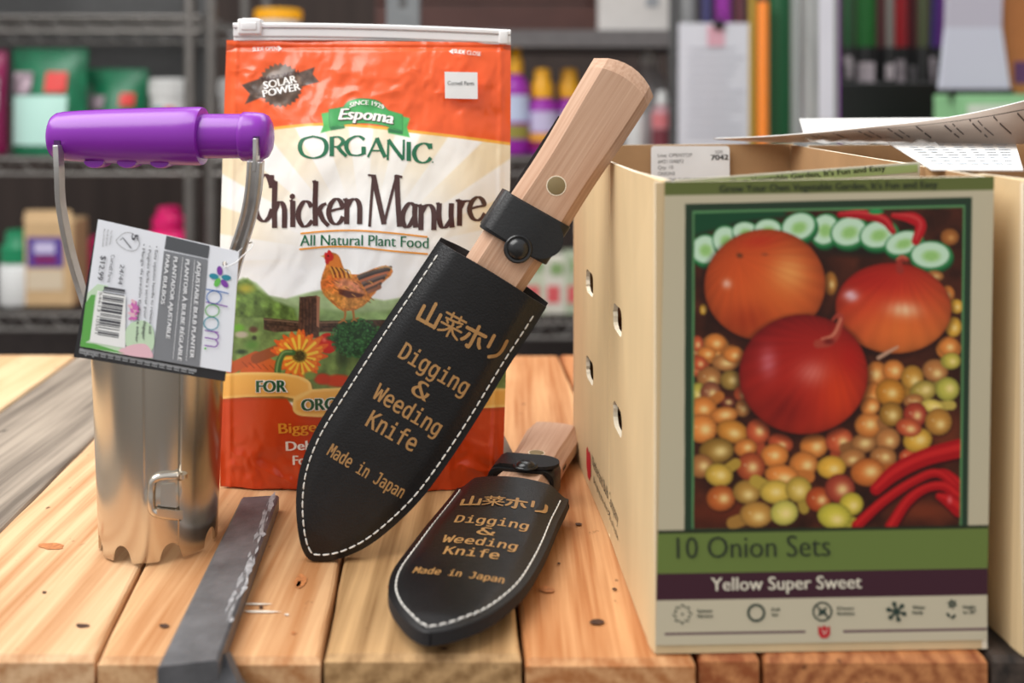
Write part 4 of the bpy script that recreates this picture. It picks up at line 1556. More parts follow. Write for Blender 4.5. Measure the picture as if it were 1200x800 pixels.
# drawn letters: strokes on a unit grid (x 0..1 across the letter, y 0 base, 1 top)
SERIF = .10
GL = {
    'C': [[(.98, .74), (.80, .95), (.55, 1.0), (.22, .84), (.06, .50), (.20, .14), (.52, 0), (.82, .08), (1.0, .26)], [(.95, 1.0), (.96, .72)]],
    'h': [[(.22, 1.0), (.18, .5), (.20, 0)], [(.2, .36), (.42, .53), (.66, .53), (.80, .38), (.80, 0)], [(.02, .99), (.24, 1.0)]],
    'i': [[(.5, .62), (.5, 0)], [(.15, .60), (.52, .63)]],
    'c': [[(.92, .78), (.72, .97), (.42, .98), (.12, .66), (.10, .32), (.36, .03), (.68, .05), (.98, .24)]],
    'k': [[(.2, 1.0), (.16, .5), (.18, 0)], [(.82, .50), (.55, .44), (.2, .24)], [(.42, .33), (.62, .14), (.95, .0)], [(.0, .98), (.22, 1.0)]],
    'e': [[(.10, .50), (.5, .58), (.90, .66), (.80, .90), (.52, 1.0), (.20, .80), (.06, .45), (.22, .12), (.52, .0), (.80, .10), (.98, .30)]],
    'n': [[(.20, 1.0), (.18, 0)], [(.2, .68), (.42, .95), (.68, .97), (.84, .70), (.84, 0)], [(.0, .96), (.22, 1.0)]],
    'M': [[(.16, .98), (.10, .5), (.05, 0)], [(.16, 1.0), (.30, .55), (.47, .05)], [(.47, .05), (.66, .55), (.84, 1.0)], [(.84, 1.0), (.87, .5), (.92, 0)], [(.0, 1.0), (.2, .99)], [(.80, .99), (1.0, .96)]],
    'a': [[(.84, .98), (.82, .5), (.88, 0)], [(.82, .90), (.52, 1.0), (.20, .72), (.08, .34), (.26, .04), (.52, .10), (.82, .46)]],
    'u': [[(.18, 1.0), (.16, .45), (.28, .06), (.52, .03), (.82, .32)], [(.84, 1.0), (.82, .5), (.88, 0)], [(.0, .98), (.2, 1.0)]],
    'r': [[(.26, 1.0), (.24, 0)], [(.26, .66), (.52, .92), (.92, .96)], [(.0, .96), (.28, 1.0)]],
    'O': [[(.5, 1.0), (.15, .85), (.04, .5), (.16, .14), (.5, 0), (.84, .14), (.96, .5), (.85, .85), (.5, 1.0)]],
    'R': [[(.14, 1.0), (.14, 0)], [(.14, .97), (.55, .98), (.80, .76), (.56, .52), (.16, .48)], [(.48, .5), (.70, .25), (1.0, 0)]],
    'G': [[(.94, .82), (.72, .98), (.46, .98), (.14, .76), (.05, .45), (.22, .08), (.58, .0), (.90, .08)], [(.90, .46), (.90, .06)]],
    'A': [[(.0, 0), (.26, .5), (.50, 1.0)], [(.50, 1.0), (.72, .5), (.96, 0)], [(.2, .34), (.80, .34)]],
    'N': [[(.08, 1.0), (.06, .5), (.04, 0)], [(.08, 1.0), (.5, .5), (.94, .02)], [(.94, .02), (.95, .5), (.96, 1.0)]],
    'I': [[(.5, 1.0), (.5, 0)]],
}


def letters(mb_, spec, thick, thin, surf, m, off):
    for n_, (ch, x0, x1, yb, yt) in enumerate(spec):
        for j, stroke in enumerate(GL[ch]):
            pts = [(x0 + a * (x1 - x0), yb - b * (yb - yt)) for a, b in stroke]
            tk = thick * (1.0 if ch.isupper() or True else 1)
            if ch == 'M' and j in (0, 2):
                tk = thick * .55
            if ch == 'N' and j != 1 or ch == 'A' and j == 0:
                tk = thick * .5
            ribbon(mb_, pts, tk, thin, surf, m, off + j * .00004)


letters(BG, [('C', 297, 319, 259, 205), ('h', 318, 337, 267, 212), ('i', 338, 348, 266, 216), ('c', 348, 366.5, 265.5, 236), ('k', 366, 386, 264.5, 212), ('e', 384, 402.5, 262.5, 233),
             ('n', 402, 425, 262.5, 233), ('M', 431, 471.5, 265.5, 205), ('a', 470, 489.5, 266.5, 238), ('n', 489, 512, 269.5, 240), ('u', 511, 532.5, 266.5, 238), ('r', 534, 552.5, 264.5, 234), ('e', 549, 569, 258, 231)],
        6.2, 2.1, BS, 3, .00025)
disc(BG, 342.5, 230, 3.2, 3.2, BS, 3, .0003)
letters(BG, [('O', 350, 384, 185, 159.5), ('R', 386, 406, 183, 160), ('G', 404.5, 428.5, 182, 159.5), ('A', 431, 452, 184, 161.5), ('N', 453.5, 474, 187.5, 163.5), ('I', 474, 484, 188.5, 166), ('C', 484, 505, 190.5, 168)],
        5.2, 1.6, BS, 2, .00025)
disc(BG, 507, 190, .9, .9, BS, 2, .0006)
BG.build('pouch', [bagprint, mat('bag_back_film', rgb(206, 86, 40), .3), GRN, BRN, WHT, GLD, DGR], bag)

zipm = mat('white_zip_plastic', rgb(238, 236, 234), .35, var=.02)
ZD = .6255


def zip_y(x):
    return 27.0 + 1.2 * math.exp(-((x - 266) / 30) ** 2) * 0 + 8.0 * ((x - 266) / 332) ** 1.6 - 1.2 * math.sin(math.pi * (x - 266) / 332)


mb = MB()
xs = np.linspace(265.5, 598.5, 40)
for y0, y1, th in ((0, 6.5, .0042), (6.2, 16.5, .0026), (16.2, 21.5, .0012)):
    pts = []
    rows = []
    for x in xs:
        yy = zip_y(x)
        a, b = P(x, yy + y0, ZD), P(x, yy + min(y1, 21.5 - 4.5 * (x - 266) / 332 if y1 > 17 else y1), ZD)
        f_ = Vector((0, -th / 2, 0))
        g_ = Vector((0, .0006, 0))
        rows.append([a + f_ + g_, a - f_, b - f_, b + f_ + Vector((0, 0, .0004)), b + f_ * 1.15 + Vector((0, 0, .0010)), a + f_ * 1.15 - Vector((0, 0, .0008))])
    mb = MB()
    mb.grid(rows, 0, False, wrap=True)
    k = mb.n - 6
    for q in (tuple(range(6)), tuple(range(k + 5, k - 1, -1))):
        mb.f.append(q)
        mb.m.append(0)
        mb.s.append(False)
    mb.build({0: 'zip_rail', 6.2: 'zip_flange'}.get(y0, 'zip_tape'), zipm, bag)
mb = MB()
c = P(293.8, 31.5, ZD)
mb.rbox(c, (.0148, .0085, .0098), .0012)
mb.rbox(c + Vector((0, -.0038, .0002)), (.0100, .0022, .0052), .0008)
for k in range(7):
    mb.rbox(c + Vector((-.0042 + k * .0014, 0, .0050)), (.0007, .007, .0010), .0003)
mb.build('zip_slider', zipm, bag)
MB().rbox(P(590, 44, ZD), (.006, .0058, .0086), .001).build('zip_stop', zipm, bag)

mb = MB()
plate(mb, [(521, 84), (559.5, 84.8), (559.8, 116), (521.5, 115.2)], [], lambda a, b, s: bag_surf(540 + (a - 540) * 1.0, b, .0022 - .0006 * s) * .35 + (P(a, b, .6115 + .0004 * s - .0022) * .65), 0)
ps = lambda a, b, off=0.0: bag_surf(a, b, .0024) * .35 + P(a, b, .6111 - .0022) * .65
put_text(mb, 'Cornell Farm', (524.5, 99.5), (555.5, 100), 4.6, ps, 1)
mb.build('price_sticker', [paper_w, ink_k], bag)
# pale corner of the rear gusset showing at the lower right
mb = MB()
a = [P(586, 500, .632), P(603, 534, .640), P(604, 552, .640), P(586, 553, .628)]
a = [Vector((p.x, p.y, max(p.z, TZ + .001))) for p in a]
b = [p + Vector((-.004, .006, 0)) for p in a]
mb.hexa(a, b)
mb.build('gusset_corner', mat('pale_blue_film', rgb(206, 216, 220), .35), bag)

# ------------------------------------------------------------------ digging knives in leather sheaths
leather = mat('black_leather', rgb(19, 18, 19), .35, var=.25, vscale=90, bump=.22, bscale=900, spec=.45)
leather_b = mat('black_leather_strap', rgb(20, 20, 21), .45, var=.2, vscale=90, bump=.15, bscale=900, spec=.45)
edge_b = mat('raw_leather_edge', rgb(32, 28, 28), .8, bump=.3, bscale=700)
beech = wood_mat('beech_handle', rgb(204, 168, 142), rgb(172, 130, 102), 2.2, ring=40, rough=.6, knots=False, fine=2.4, amt=.08)
beech.node_tree.nodes['Principled BSDF'].inputs['Specular IOR Level'].default_value = .25
thread = mat('white_thread', rgb(226, 222, 214), .8)
goldink = mat('gold_stamped_ink', rgb(166, 124, 74), .45)
brassy = mat('dull_brass_pin', rgb(136, 118, 82), .55, .3)
snap_m = mat('black_snap_button', rgb(20, 20, 21), .28, spec=.6)

KA = P(368, 656, .507)
kn = Plane((368, 655, .507), (468, 655, .507), (368, 194, .522))
KT = kn(368, 655)
KY = (kn(732, 90) - KT).normalized()
KZ = kn.n.copy()
KX = KY.cross(KZ).normalized()


def kloc(x, y, off=0.0):
    p = kn(x, y, off) - KT
    return np.array([p.dot(KX), p.dot(KY)])


def l2(pts):
    return [tuple(kloc(*p)) for p in pts]


# sheath outline in its own flat coordinates
LEFT = l2([(368, 656.5), (361, 652), (354, 638), (349.5, 612), (348.5, 580), (354, 545), (371, 503), (404, 450), (440, 394), (480, 335), (514, 284)])
RIGHT = l2([(368, 656.5), (384, 656.5), (404, 652), (432, 639), (462, 616), (496, 582), (529, 537), (561, 488), (596, 430), (622, 390), (640, 361)])
LEFT, RIGHT = np.array(cr(LEFT, 6)), np.array(cr(RIGHT, 6))


def width_at(t):
    """left and right border points at fraction t from tip to mouth"""
    def at(c):
        d = np.concatenate([[0], np.cumsum(np.linalg.norm(np.diff(c, axis=0), axis=1))])
        s = t * d[-1]
        return np.array([np.interp(s, d, c[:, 0]), np.interp(s, d, c[:, 1])])
    return at(LEFT), at(RIGHT)


def sheath_z(w_, t):
    """height of the front skin: flat sewn border, swollen over the blade and most at the mouth"""
    e = min(1.0, max(0.0, (1 - abs(w_)) / .34))
    e = e * e * (3 - 2 * e)
    cr_ = (1 - w_ * w_)
    return .0030 + e * (.0016 + .0040 * t + .0040 * max(0, (t - .55) / .45) ** 1.5) * (.45 + .55 * cr_) * min(1, t / .12)


def knife(name, label):
    root = thing(name, label, 'knife', (0, 0, 0), 'digging knives in leather sheaths')
    mb = MB()
    NT, NW = 64, 33
    fr_, bk_ = [], []
    for k in range(NT + 1):
        t = (k / NT) ** 1.25 if k < NT else 1.0
        t = max(t, .0015)
        a, b = width_at(t)
        r1, r2 = [], []
        for i in range(NW):
            w_ = 2 * i / (NW - 1) - 1
            p = a + (b - a) * (w_ + 1) / 2
            bow = .0016 * (1 - w_ * w_) * (t > .97)
            r1.append((p[0], p[1] + bow, sheath_z(w_, t)))
            r2.append((p[0], p[1] + (.0065 if False else 0) + bow, -.0030 - (sheath_z(w_, t) - .0030) * .55))
        fr_.append(r1)
        bk_.append(r2)
    mb.grid(fr_, 0, True, flip=True)
    mb.grid(bk_, 1, True)
    for side in (0, -1):
        mb.grid([[r[side] for r in fr_], [((r[side][0]), r[side][1], 0) for r in fr_], [r[side] for r in bk_]], 2, True, flip=(side == -1))
    # mouth: thickness of the two skins
    m1 = fr_[-1]
    m2 = [(x, y, z - .0022) for x, y, z in m1]
    b1 = bk_[-1]
    b2 = [(x, y + .002, z + .0022) for x, y, z in b1]
    b1u = [(x, y + .002, z) for x, y, z in b1]
    mb.grid([m1, m2], 2, False)
    mb.grid([m2, [(x, y - .012, z * .6) for x, y, z in m2]], 2, True)
    mb.grid([b1, b1u], 1, False)
    mb.grid([b1u, b2], 2, False)
    mb.grid([b2, [(x, y - .016, z) for x, y, z in b2]], 2, True)
    # stamped gold lettering follows the swollen face

    def loc_z(l):
        t0, t1 = 0.0, 1.0
        for _ in range(18):
            tm = (t0 + t1) / 2
            a, b = width_at(tm)
            # is the point beyond the chord at tm?
            cz = (b[0] - a[0]) * (l[1] - a[1]) - (b[1] - a[1]) * (l[0] - a[0])
            if cz > 0:
                t0 = tm
            else:
                t1 = tm
        a, b = width_at(t0)
        w_ = 2 * np.dot(l - a, b - a) / np.dot(b - a, b - a) - 1
        return sheath_z(w_, t0)

    def face(x, y, off=0.0):
        l = kloc(x, y)
        return (l[0], l[1], loc_z(l) + off)

    for s_, a, b, cap, kw in (('Digging', (467.5, 416.5), (544, 461.5), 20, dict(font=MONO, fat=.5, offset=.006)),
                              ('&', (481.5, 457.5), (500, 468.5), 19, dict(font=MONO, fat=.6, offset=.006)),
                              ('Weeding', (437, 463.5), (512, 509), 19.5, dict(font=MONO, fat=.5, offset=.006)),
                              ('Knife', (429.5, 496), (484, 527), 20.5, dict(font=MONO, fat=.5, offset=.006)),
                              ('Made in Japan', (384.5, 530.5), (470.5, 581.5), 15, dict(font=MONO, fat=.5, offset=.004))):
        put_text(mb, s_, a, b, cap, face, 3, off=.0002, fine=.12, **kw)
    # the Japanese name, drawn stroke by stroke along its own baseline
    q0, q1 = np.array((488.0, 372.5)), np.array((588.0, 424.5))
    du = (q1 - q0) / np.linalg.norm(q1 - q0)
    dn = np.array([du[1], -du[0]])
    S4 = np.linalg.norm(q1 - q0) / 4.0

    def kana(k):
        def f(x, y, off=0.0):
            p = q0 + du * (k * S4 + x * S4 * .96) + dn * (y * S4 * .98)
            return face(p[0], p[1], off)
        return f
    KJ = [
        [[(.50, .97), (.50, .06)], [(.10, .66), (.10, .06)], [(.90, .66), (.90, .06)], [(.10, .08), (.90, .08)]],
        [[(.04, .88), (.96, .88)], [(.32, .99), (.32, .76)], [(.68, .99), (.68, .76)], [(.86, .75), (.50, .69), (.12, .67)], [(.20, .60), (.28, .52)], [(.48, .62), (.53, .53)], [(.84, .64), (.72, .52)],
         [(.03, .42), (.97, .42)], [(.50, .53), (.50, .0)], [(.46, .38), (.28, .18), (.04, .06)], [(.54, .38), (.72, .18), (.96, .06)]],
        [[(.06, .72), (.94, .72)], [(.50, .97), (.50, .06), (.38, .04)], [(.26, .52), (.18, .30), (.08, .18)], [(.74, .52), (.82, .30), (.92, .18)]],
        [[(.20, .92), (.20, .40)], [(.80, .94), (.80, .50), (.70, .22), (.42, .02)]],
    ]
    for k, ch in enumerate(KJ):
        for j, s_ in enumerate(ch):
            tk = .094 if k == 1 else .15
            pts = s_
            if len(pts) == 2:
                pts = [tuple(np.array(s_[0]) * (1 - t) + np.array(s_[1]) * t) for t in np.linspace(0, 1, 5)]
            ribbon(mb, pts, tk, tk, kana(k), 3, off=.0003 + j * 2e-5, n=4)
            for e_ in (pts[0], pts[-1]):
                disc(mb, e_[0], e_[1], tk / 2, tk / 2, kana(k), 3, off=.0003 + j * 2e-5 + 1e-5, n=10)
    sh = mb.build('sheath', [leather, leather, edge_b, goldink], root, local=True)
    # stitching
    st_ = MB()
    path = []
    inset = .0036
    for c, sgn in ((LEFT[::-1], 1), (RIGHT, 1)):
        d = np.gradient(c, axis=0)
        d /= np.linalg.norm(d, axis=1, keepdims=True) + 1e-12
        n_ = np.stack([-d[:, 1], d[:, 0]], 1)
        path.append(c + n_ * inset)
    full = np.concatenate([path[0], path[1]])
    keep = [full[0]]
    for q_ in full[1:]:
        # drop the fold-over at the tip
        if np.min(np.linalg.norm(np.concatenate([LEFT, RIGHT]) - q_, axis=1)) > inset * .95:
            keep.append(q_)
    full = np.array(keep)
    d = np.concatenate([[0], np.cumsum(np.linalg.norm(np.diff(full, axis=0), axis=1))])
    step = .0046
    n_st = int((d[-1] - .012) / step)
    for k in range(n_st):
        s0, s1 = .006 + k * step, .006 + k * step + .0036
        p0 = np.array([np.interp(s0, d, full[:, 0]), np.interp(s0, d, full[:, 1])])
        p1 = np.array([np.interp(s1, d, full[:, 0]), np.interp(s1, d, full[:, 1])])
        z = loc_z(p0) + .0003
        st_.tube([(p0[0], p0[1], z - .0005), (*(p0 * .8 + p1 * .2), z + .0001), (*(p0 * .2 + p1 * .8), z + .0001), (p1[0], p1[1], z - .0005)], [.00028, .00042, .00042, .00028], 6)
    st_.build('stitching', thread, sh, local=True)
    # handle: flat-sided, chamfered, end rounded; stations along the axis
    hl = MB()
    s_mouth = .156
    e0 = kloc(736, 79)[1]
    rows = []
    stations = list(np.linspace(s_mouth, e0 - .012, 22)) + list(e0 - np.array([.0078, .0075, .0050, .0025, .0]))
    for s in stations:
        f_ = (s - s_mouth) / (e0 - s_mouth)
        cx = (-.0012 if s < .2 else 0) + .0008 * math.sin(f_ * 3)
        w_ = .0170 + .0016 * f_ - .0010 * math.exp(-((f_ - .55) / .18) ** 2)
        th = .0094 * (.86 + .14 * min(1, max(0, (s - .156) / .018)))
        rem = e0 - s
        kk = 1.0
        if rem < .0075:
            kk = 1 - .52 * (1 - rem / .0075)
        c_ = .0062
        prof = [(-w_, -th + c_), (-w_ + c_ * 1.02, -th), (w_ - c_ * .8, -th), (w_, -th + c_), (w_, th - c_), (w_ - c_ * .8, th), (-w_ + c_ * 1.02, th), (-w_, th - c_)]
        prof = [prof[0]] + [(prof[1][0] + (prof[2][0] - prof[1][0]) * q / 6, prof[1][1]) for q in range(7)] + [prof[3], prof[4]] + \
               [(prof[5][0] + (prof[6][0] - prof[5][0]) * q / 6, prof[5][1]) for q in range(7)] + [prof[7]]
        row = []
        for a, b in prof:
            rx = a
            sag = .0066 * (a / w_) ** 2 * max(0, 1 - rem / .03)
            row.append((cx + rx, s - sag, b * kk))
        rows.append(row)
    hl.grid(rows, 0, False, wrap=True)
    hl.add(rows[-1], [tuple(range(18))])
    hl.add(rows[0], [tuple(range(18))[::-1]])
    # tang slot along the narrow edges
    for sg_ in (-1, 1):
        hl.box((sg_ * .0169, .232, 0), (.0016, .050, .0024), 1)
    ho = hl.build('handle', [beech, edge_b], root, local=True, weld=True)
    pin = MB()
    pc = kloc(651, 219)
    pin.lathe([(0, .0005), (.0040, .0005), (.0046, .0003), (.0047, -.002)], (pc[0], pc[1], .0094), (0, 0, 1), 24)
    pin.lathe([(.0047, .0002), (.0052, .0002), (.0053, -.001)], (pc[0], pc[1], .0094), (0, 0, 1), 24, m=1)
    pin.build('handle_pin', [brassy, cut_m], ho, local=True)
    # strap loop with its tab and snap
    sp_ = MB()
    ys0, ys1 = kloc(565, 300)[1] * .0 + .1875, .2105
    th = .0112
    wx = .0186
    rows = []
    loop = rrect(0, 0, 2 * wx + .0020, 2 * th, .0062, 6)
    for s, o_ in ((ys0, 0), (ys0 + .0006, .0003), (ys1 - .0006, .0003), (ys1, 0)):
        rows.append([(x * (1 + o_ / .02) - .0012, s + x * .06, z * (1 + o_ / .02)) for x, z in loop])
    sp_.grid(rows, 0, True, wrap=True)
    inner = [[(x * .88 - .0012, s + x * .06, z * .84) for x, z in loop] for s in (ys1, ys0)]
    sp_.grid(inner, 0, True, wrap=True)
    sp_.grid([rows[-1], inner[0]], 0, False, wrap=True)
    sp_.grid([inner[1], rows[0]], 0, False, wrap=True)
    # tab with a rounded end, lapped over the front
    tab = [(-.0205, ys0 + .0006), (.0085, ys0 + .0012)] + [(.0085 + .0125 * math.cos(a), (ys0 + ys1) / 2 + .0006 + .0111 * math.sin(a)) for a in np.linspace(-math.pi / 2 + .12, math.pi / 2 - .12, 14)] + [(.0085, ys1 - .0002), (-.0205, ys1 - .0012)]

    def tabf(a, b, s):
        z = th + .0006 + .0020 * (1 - s)
        if a < -.013:
            z -= (a + .013) ** 2 * 160
        return (a - .0012, b, z)
    plate(sp_, tab, [], tabf, 0, 1, extra=[((-.0165, ys0 + .001), (-.0165, ys1 - .0014)), ((-.013, ys0 + .001), (-.013, ys1 - .0014))])
    so = sp_.build('strap', [leather_b, edge_b], root, local=True)
    sn = MB()
    sc_ = kloc(607, 291)
    sn.lathe([(0, .0030), (.0026, .0028), (.0042, .0021), (.0054, .0008), (.0058, 0)], (sc_[0], sc_[1], th + .0026), (0, 0, 1), 28)
    sn.lathe([(.0050, .0003), (.0066, .0007), (.0072, .0003), (.0074, -.0003)], (sc_[0], sc_[1], th + .0026), (0, 0, 1), 28)
    sn.build('snap_button', snap_m, so, local=True)
    return root


k1 = knife('digging_knife', 'beech handled digging knife standing upright, its black sheath tip on the planks')
M1 = Matrix((KX, KY, KZ)).transposed().to_4x4()
k1.matrix_world = Matrix.Translation(KT + Vector((0, 0, .0008))) @ M1
k2 = copy_tree(k1)
k2['label'] = 'beech handled digging knife lying flat in its black sheath in front of the carton'


def rot_kn(h, p, r):
    y = Vector((math.sin(h) * math.cos(p), math.cos(h) * math.cos(p), math.sin(p)))
    x = Vector((math.cos(h), -math.sin(h), 0))
    z = x.cross(y)
    x2 = x * math.cos(r) + z * math.sin(r)
    return Matrix((x2, y, x2.cross(y))).transposed()


LIE = (-.0342, .4140, TZ + .0102, .2470, 0.0, -.012)
k2.matrix_world = Matrix.Translation(LIE[:3]) @ (rot_kn(*LIE[3:6]).to_4x4() @ Matrix.Diagonal((.980, .875, .93, 1)))

# ------------------------------------------------------------------ bulb planter
chrome = mat('bright_zinc_plate', rgb(206, 198, 186), .24, 1.0, var=.10, vscale=9, bump=.03, bscale=160, stretch=(1, 1, .25))
zinc = mat('zinc_bail_steel', rgb(190, 188, 186), .32, .75, var=.15, vscale=60)
purple = mat('purple_plastic', rgb(134, 40, 168), .26, var=.02, spec=.5)
purple_d = mat('purple_plastic_hollow', rgb(70, 26, 88), .5)
pl = thing('bulb_planter', 'purple handled bulb planter with a shiny open metal tube', 'bulb planter', (-.188, .529, TZ))
PX, PY = -.188, .529
R0, R1, TH = .0292, .0336, .118
VIEW = math.atan2(.188, .529)       # the side of the tube turned to the aisle
notch = [math.radians(a) + VIEW for a in (-74, -36, 12, 58, 100, 145, -110, -150, 180)]
SEAM = math.radians(19) + VIEW
NT, NZ = 240, 46
mb = MB()


def tube_r(th, z):
    r = R0 + (R1 - R0) * z / TH
    d = (th - SEAM) % (2 * math.pi)
    if d < math.radians(120):
        r += .0011
    # pressed recess left of the seam, upper part
    e = (SEAM - th) % (2 * math.pi)
    rec = (1 / (1 + math.exp((z - .036) / -.0016)))
    if e < math.radians(33):
        r -= .0011 * rec * min(1, (math.radians(33) - e) / .05)
    return r


def tube_pt(th, z, o=0.0):
    r = tube_r(th, z) + o
    return Vector((PX + r * math.sin(th), PY - r * math.cos(th), TZ + z))


ths = sorted(list(np.linspace(SEAM, SEAM + 2 * math.pi, NT, endpoint=False)) + [SEAM - .0005, SEAM - .012, SEAM + 2 * math.pi - .0005, SEAM + 2 * math.pi - .012])
ths = [t for t in ths if t >= SEAM]
out_, inn_ = [], []
for j in range(NZ + 1):
    v = j / NZ
    ro, ri = [], []
    for th in ths:
        zb = .0012
        for nn in notch:
            d = (th - nn + math.pi) % (2 * math.pi) - math.pi
            x = d * R0
            if abs(x) < .0052:
                zb = max(zb, .0012 + .0085 * math.sqrt(max(0, 1 - (x / .0052) ** 2)) ** 1.0)
        z = zb + (TH - zb) * v ** 1.4
        ro.append(tube_pt(th, z))
        ri.append(tube_pt(th, z, -.0012))
    out_.append(ro)
    inn_.append(ri)
mb.grid(out_, 0, True, wrap=True)
mb.grid(inn_, 0, True, wrap=True, flip=True)
mb.grid([inn_[0], out_[0]], 0, False, wrap=True)
mb.grid([out_[-1], inn_[-1]], 0, False, wrap=True)
mb.build('tube', chrome, pl)
# latch: raised C shaped ridge around a small window, with a bright lower lip


def tp(x, y, o=0.0):
    """point of the tube's front at photo position x, y"""
    dx = (x - HX) / F
    A_, B_q, C_q = dx * dx + 1, -2 * (dx * PX + PY), PX * PX + PY * PY - (R0 + .001) ** 2
    D = (-B_q - math.sqrt(max(0, B_q * B_q - 4 * A_ * C_q))) / (2 * A_)
    th = math.atan2(dx * D - PX, PY - D)
    z = H - (y - HY) / F * D
    return tube_pt(th, z, o)


mb = MB()
path = [(210, 557), (203, 557), (192, 557.5), (184, 559.5), (179, 564), (177.5, 575), (177.5, 588), (178.5, 596), (183, 600), (192, 602.5), (203, 604), (211, 604.5)]
mb.tube([tp(x, y, .0006) for x, y in cr(path, 4)], .0021, 10)
plate(mb, [(189, 567), (205, 566), (206, 594), (188, 592)], [], lambda a, b, s: tp(a, b, .0010 - .0008 * s))
plate(mb, [(184, 593), (211, 596), (211, 606), (184, 602)], [], lambda a, b, s: tp(a, b, .0030 - .0016 * s))
mb.tube([tp(212.5, y, .0006) for y in (553, 558)], .0022, 10)
mb.build('latch', chrome, pl)
# handle
HDD = .527
zc = P(100, 159.5, HDD)
ax = Vector((1, 0, 0))


def hx(x):
    return (x - 600) / F * HDD


def hr(px):
    return px / F * HDD


zh = CZ - (159.5 - HY) / F * HDD
org = Vector((0, HDD, zh))
gp = MB()
prof = [(0, 62.5), (10, 62.6), (20, 63.2), (25.3, 65), (27.4, 68), (28.6, 74), (30, 94), (31.8, 130), (33.4, 180), (34.2, 215), (34.4, 234), (33.6, 238.0), (31, 238.6), (24, 238.7), (0, 238.7)]
gp.lathe([(hr(r), hx(x)) for r, x in prof], org + Vector((0, 0, 0)), ax, 48)
for x in (116, 154, 192):      # finger bumps under the grip
    rows = []
    for k in range(9):
        a = math.pi * k / 8
        rows.append([(hx(x) + hr(11.5) * math.cos(t), HDD + hr(15) * math.cos(a) * (1 - 0 * t), zh - hr(28.5 + 8.0 * math.sin(t)) * .98 - hr(1.8) * math.sin(a)) for t in np.linspace(0, math.pi, 12)])
    gp.grid(rows, 0, True)
    gp.grid([[(hx(x) + hr(11.5) * math.cos(t), HDD + s * hr(15), zh - hr(28.5 + 8.0 * math.sin(t) * q_) * .98) for t in np.linspace(0, math.pi, 12)] for s, q_ in ((-1, 0), (-1, 1))], 0, True)
for a, b in ((64, 71),):
    gp.box((hx((a + b) / 2) * .976, HDD - hr(28.2), zh - hr(12)), (hr(b - a), .0016, hr(17)), 1)
gp.build('grip', [purple, purple_d], pl)
nk = MB()
zn = Vector((0, HDD, zh - hr(0)))
nk.lathe([(hr(r), hx(x)) for r, x in ((0, 236), (26.2, 236), (26.2, 286), (0, 286))], zn, ax, 40)
nk.build('sleeve', purple, pl)
cp = MB()
cp.lathe([(hr(r), hx(x)) for r, x in ((0, 284.5), (28, 284.5), (29, 286), (29, 290), (28.6, 300), (27.6, 308), (24.5, 314), (18, 317.5), (9, 318.8), (0, 319))], zn - Vector((0, 0, hr(.5))), ax, 40)
cp.box((hx(300.5) * .976, HDD - hr(28.2), zh - hr(10)), (hr(6.5), .0016, hr(22)), 1)
cp.build('end_cap', [purple, purple_d], pl)
# bail: flat steel bars from the handle ends down to the tube
for pts, pr_, nm in (([(68, 170, -1), (69.5, 200, -1), (71.5, 240, -.8), (81, 290, -.4), (94, 335, 0), (107, 375, 0), (114, 402, 0), (117, 425, 0)], .0014, 'bail_bar'),
                     ([(300.5, 162, -1), (300, 188, -1), (297, 225, -.8), (290, 258, -.5), (277, 300, -.2), (264, 350, 0), (257, 395, 0), (255, 425, 0)], .0024, 'bail_bar')):
    path = []
    for x, y, f_ in cr(pts, 6):
        D = HDD + f_ * (hr(28.4) + .0008)
        path.append(P(x, y, D))
    mb = MB()
    wd = pr_
    if wd < .002:
        prof = [(-wd, -.0034), (wd, -.0034), (wd, .0034), (-wd, .0034)]
        mb.sweep(path, prof, (1, 0, 0))
    else:
        # pressed channel section
        n0 = 9
        thin = [(-.0011, -.0034), (.0011, -.0034), (.0011, .0034), (-.0011, .0034)]
        chan = [(-.0040, -.0030), (-.0026, -.0042), (-.0012, -.0030), (.0012, -.0030), (.0026, -.0042), (.0040, -.0030), (.0040, .0026), (-.0040, .0026)]
        mb.sweep(path[:n0], thin, (1, 0, 0))
        mb.sweep(path[n0 - 3:], chan, (1, 0, 0))
    mb.build(nm, zinc, pl, bevel=.0005)

# ------------------------------------------------------------------ hang tag
TG = thing('hang_tag', 'white and grey printed hang tag tied to the bulb planter', 'tag', P(190, 345, .482))
tg = Plane((115, 257, .484), (280, 295, .4815), (94, 405, .481))
blackcard = mat('black_tag_card', rgb(34, 33, 35), .4, var=.1, coat=.2)
whitecard = mat('white_tag_card', rgb(232, 234, 240), .35, coat=.2)
greycard = mat('grey_tag_panel', rgb(128, 130, 134), .4)
dgreycard = mat('dark_grey_tag_panel', rgb(84, 86, 90), .4)
inkt = mat('grey_tag_ink', rgb(70, 70, 76), .6)
ink_w = mat('white_tag_ink', rgb(236, 236, 238), .6)
pu, te, gn, bl_ = mat('purple_ink', rgb(128, 62, 164), .5), mat('teal_ink', rgb(40, 138, 158), .5), mat('lime_ink', rgb(104, 190, 84), .5), mat('blue_ink', rgb(66, 112, 178), .5)
pk, lf = mat('pink_ink', rgb(206, 110, 178), .5), mat('leaf_ink', rgb(96, 168, 78), .5)
pgr, blush = mat('pale_leaf_ink', rgb(196, 220, 188), .5), mat('blush_ink', rgb(230, 186, 196), .5)
HOLE = (263.5, 309.0)
mb = MB()
hole = [(HOLE[0] + 3.1 * math.cos(a), HOLE[1] + 3.1 * math.sin(a)) for a in np.linspace(0, -2 * math.pi, 17)[:-1]]
plate(mb, [(113.6, 257.5), (279, 295.5), (262.5, 447), (86, 418)], [hole], lambda a, b, s: tg(a, b, -.0006 - .0009 * s))
shape(mb, [(93, 408), (230, 433), (229.6, 436.4), (92, 411.6)], lambda a, b, off=0: tg(a, b, -.00055), 1)
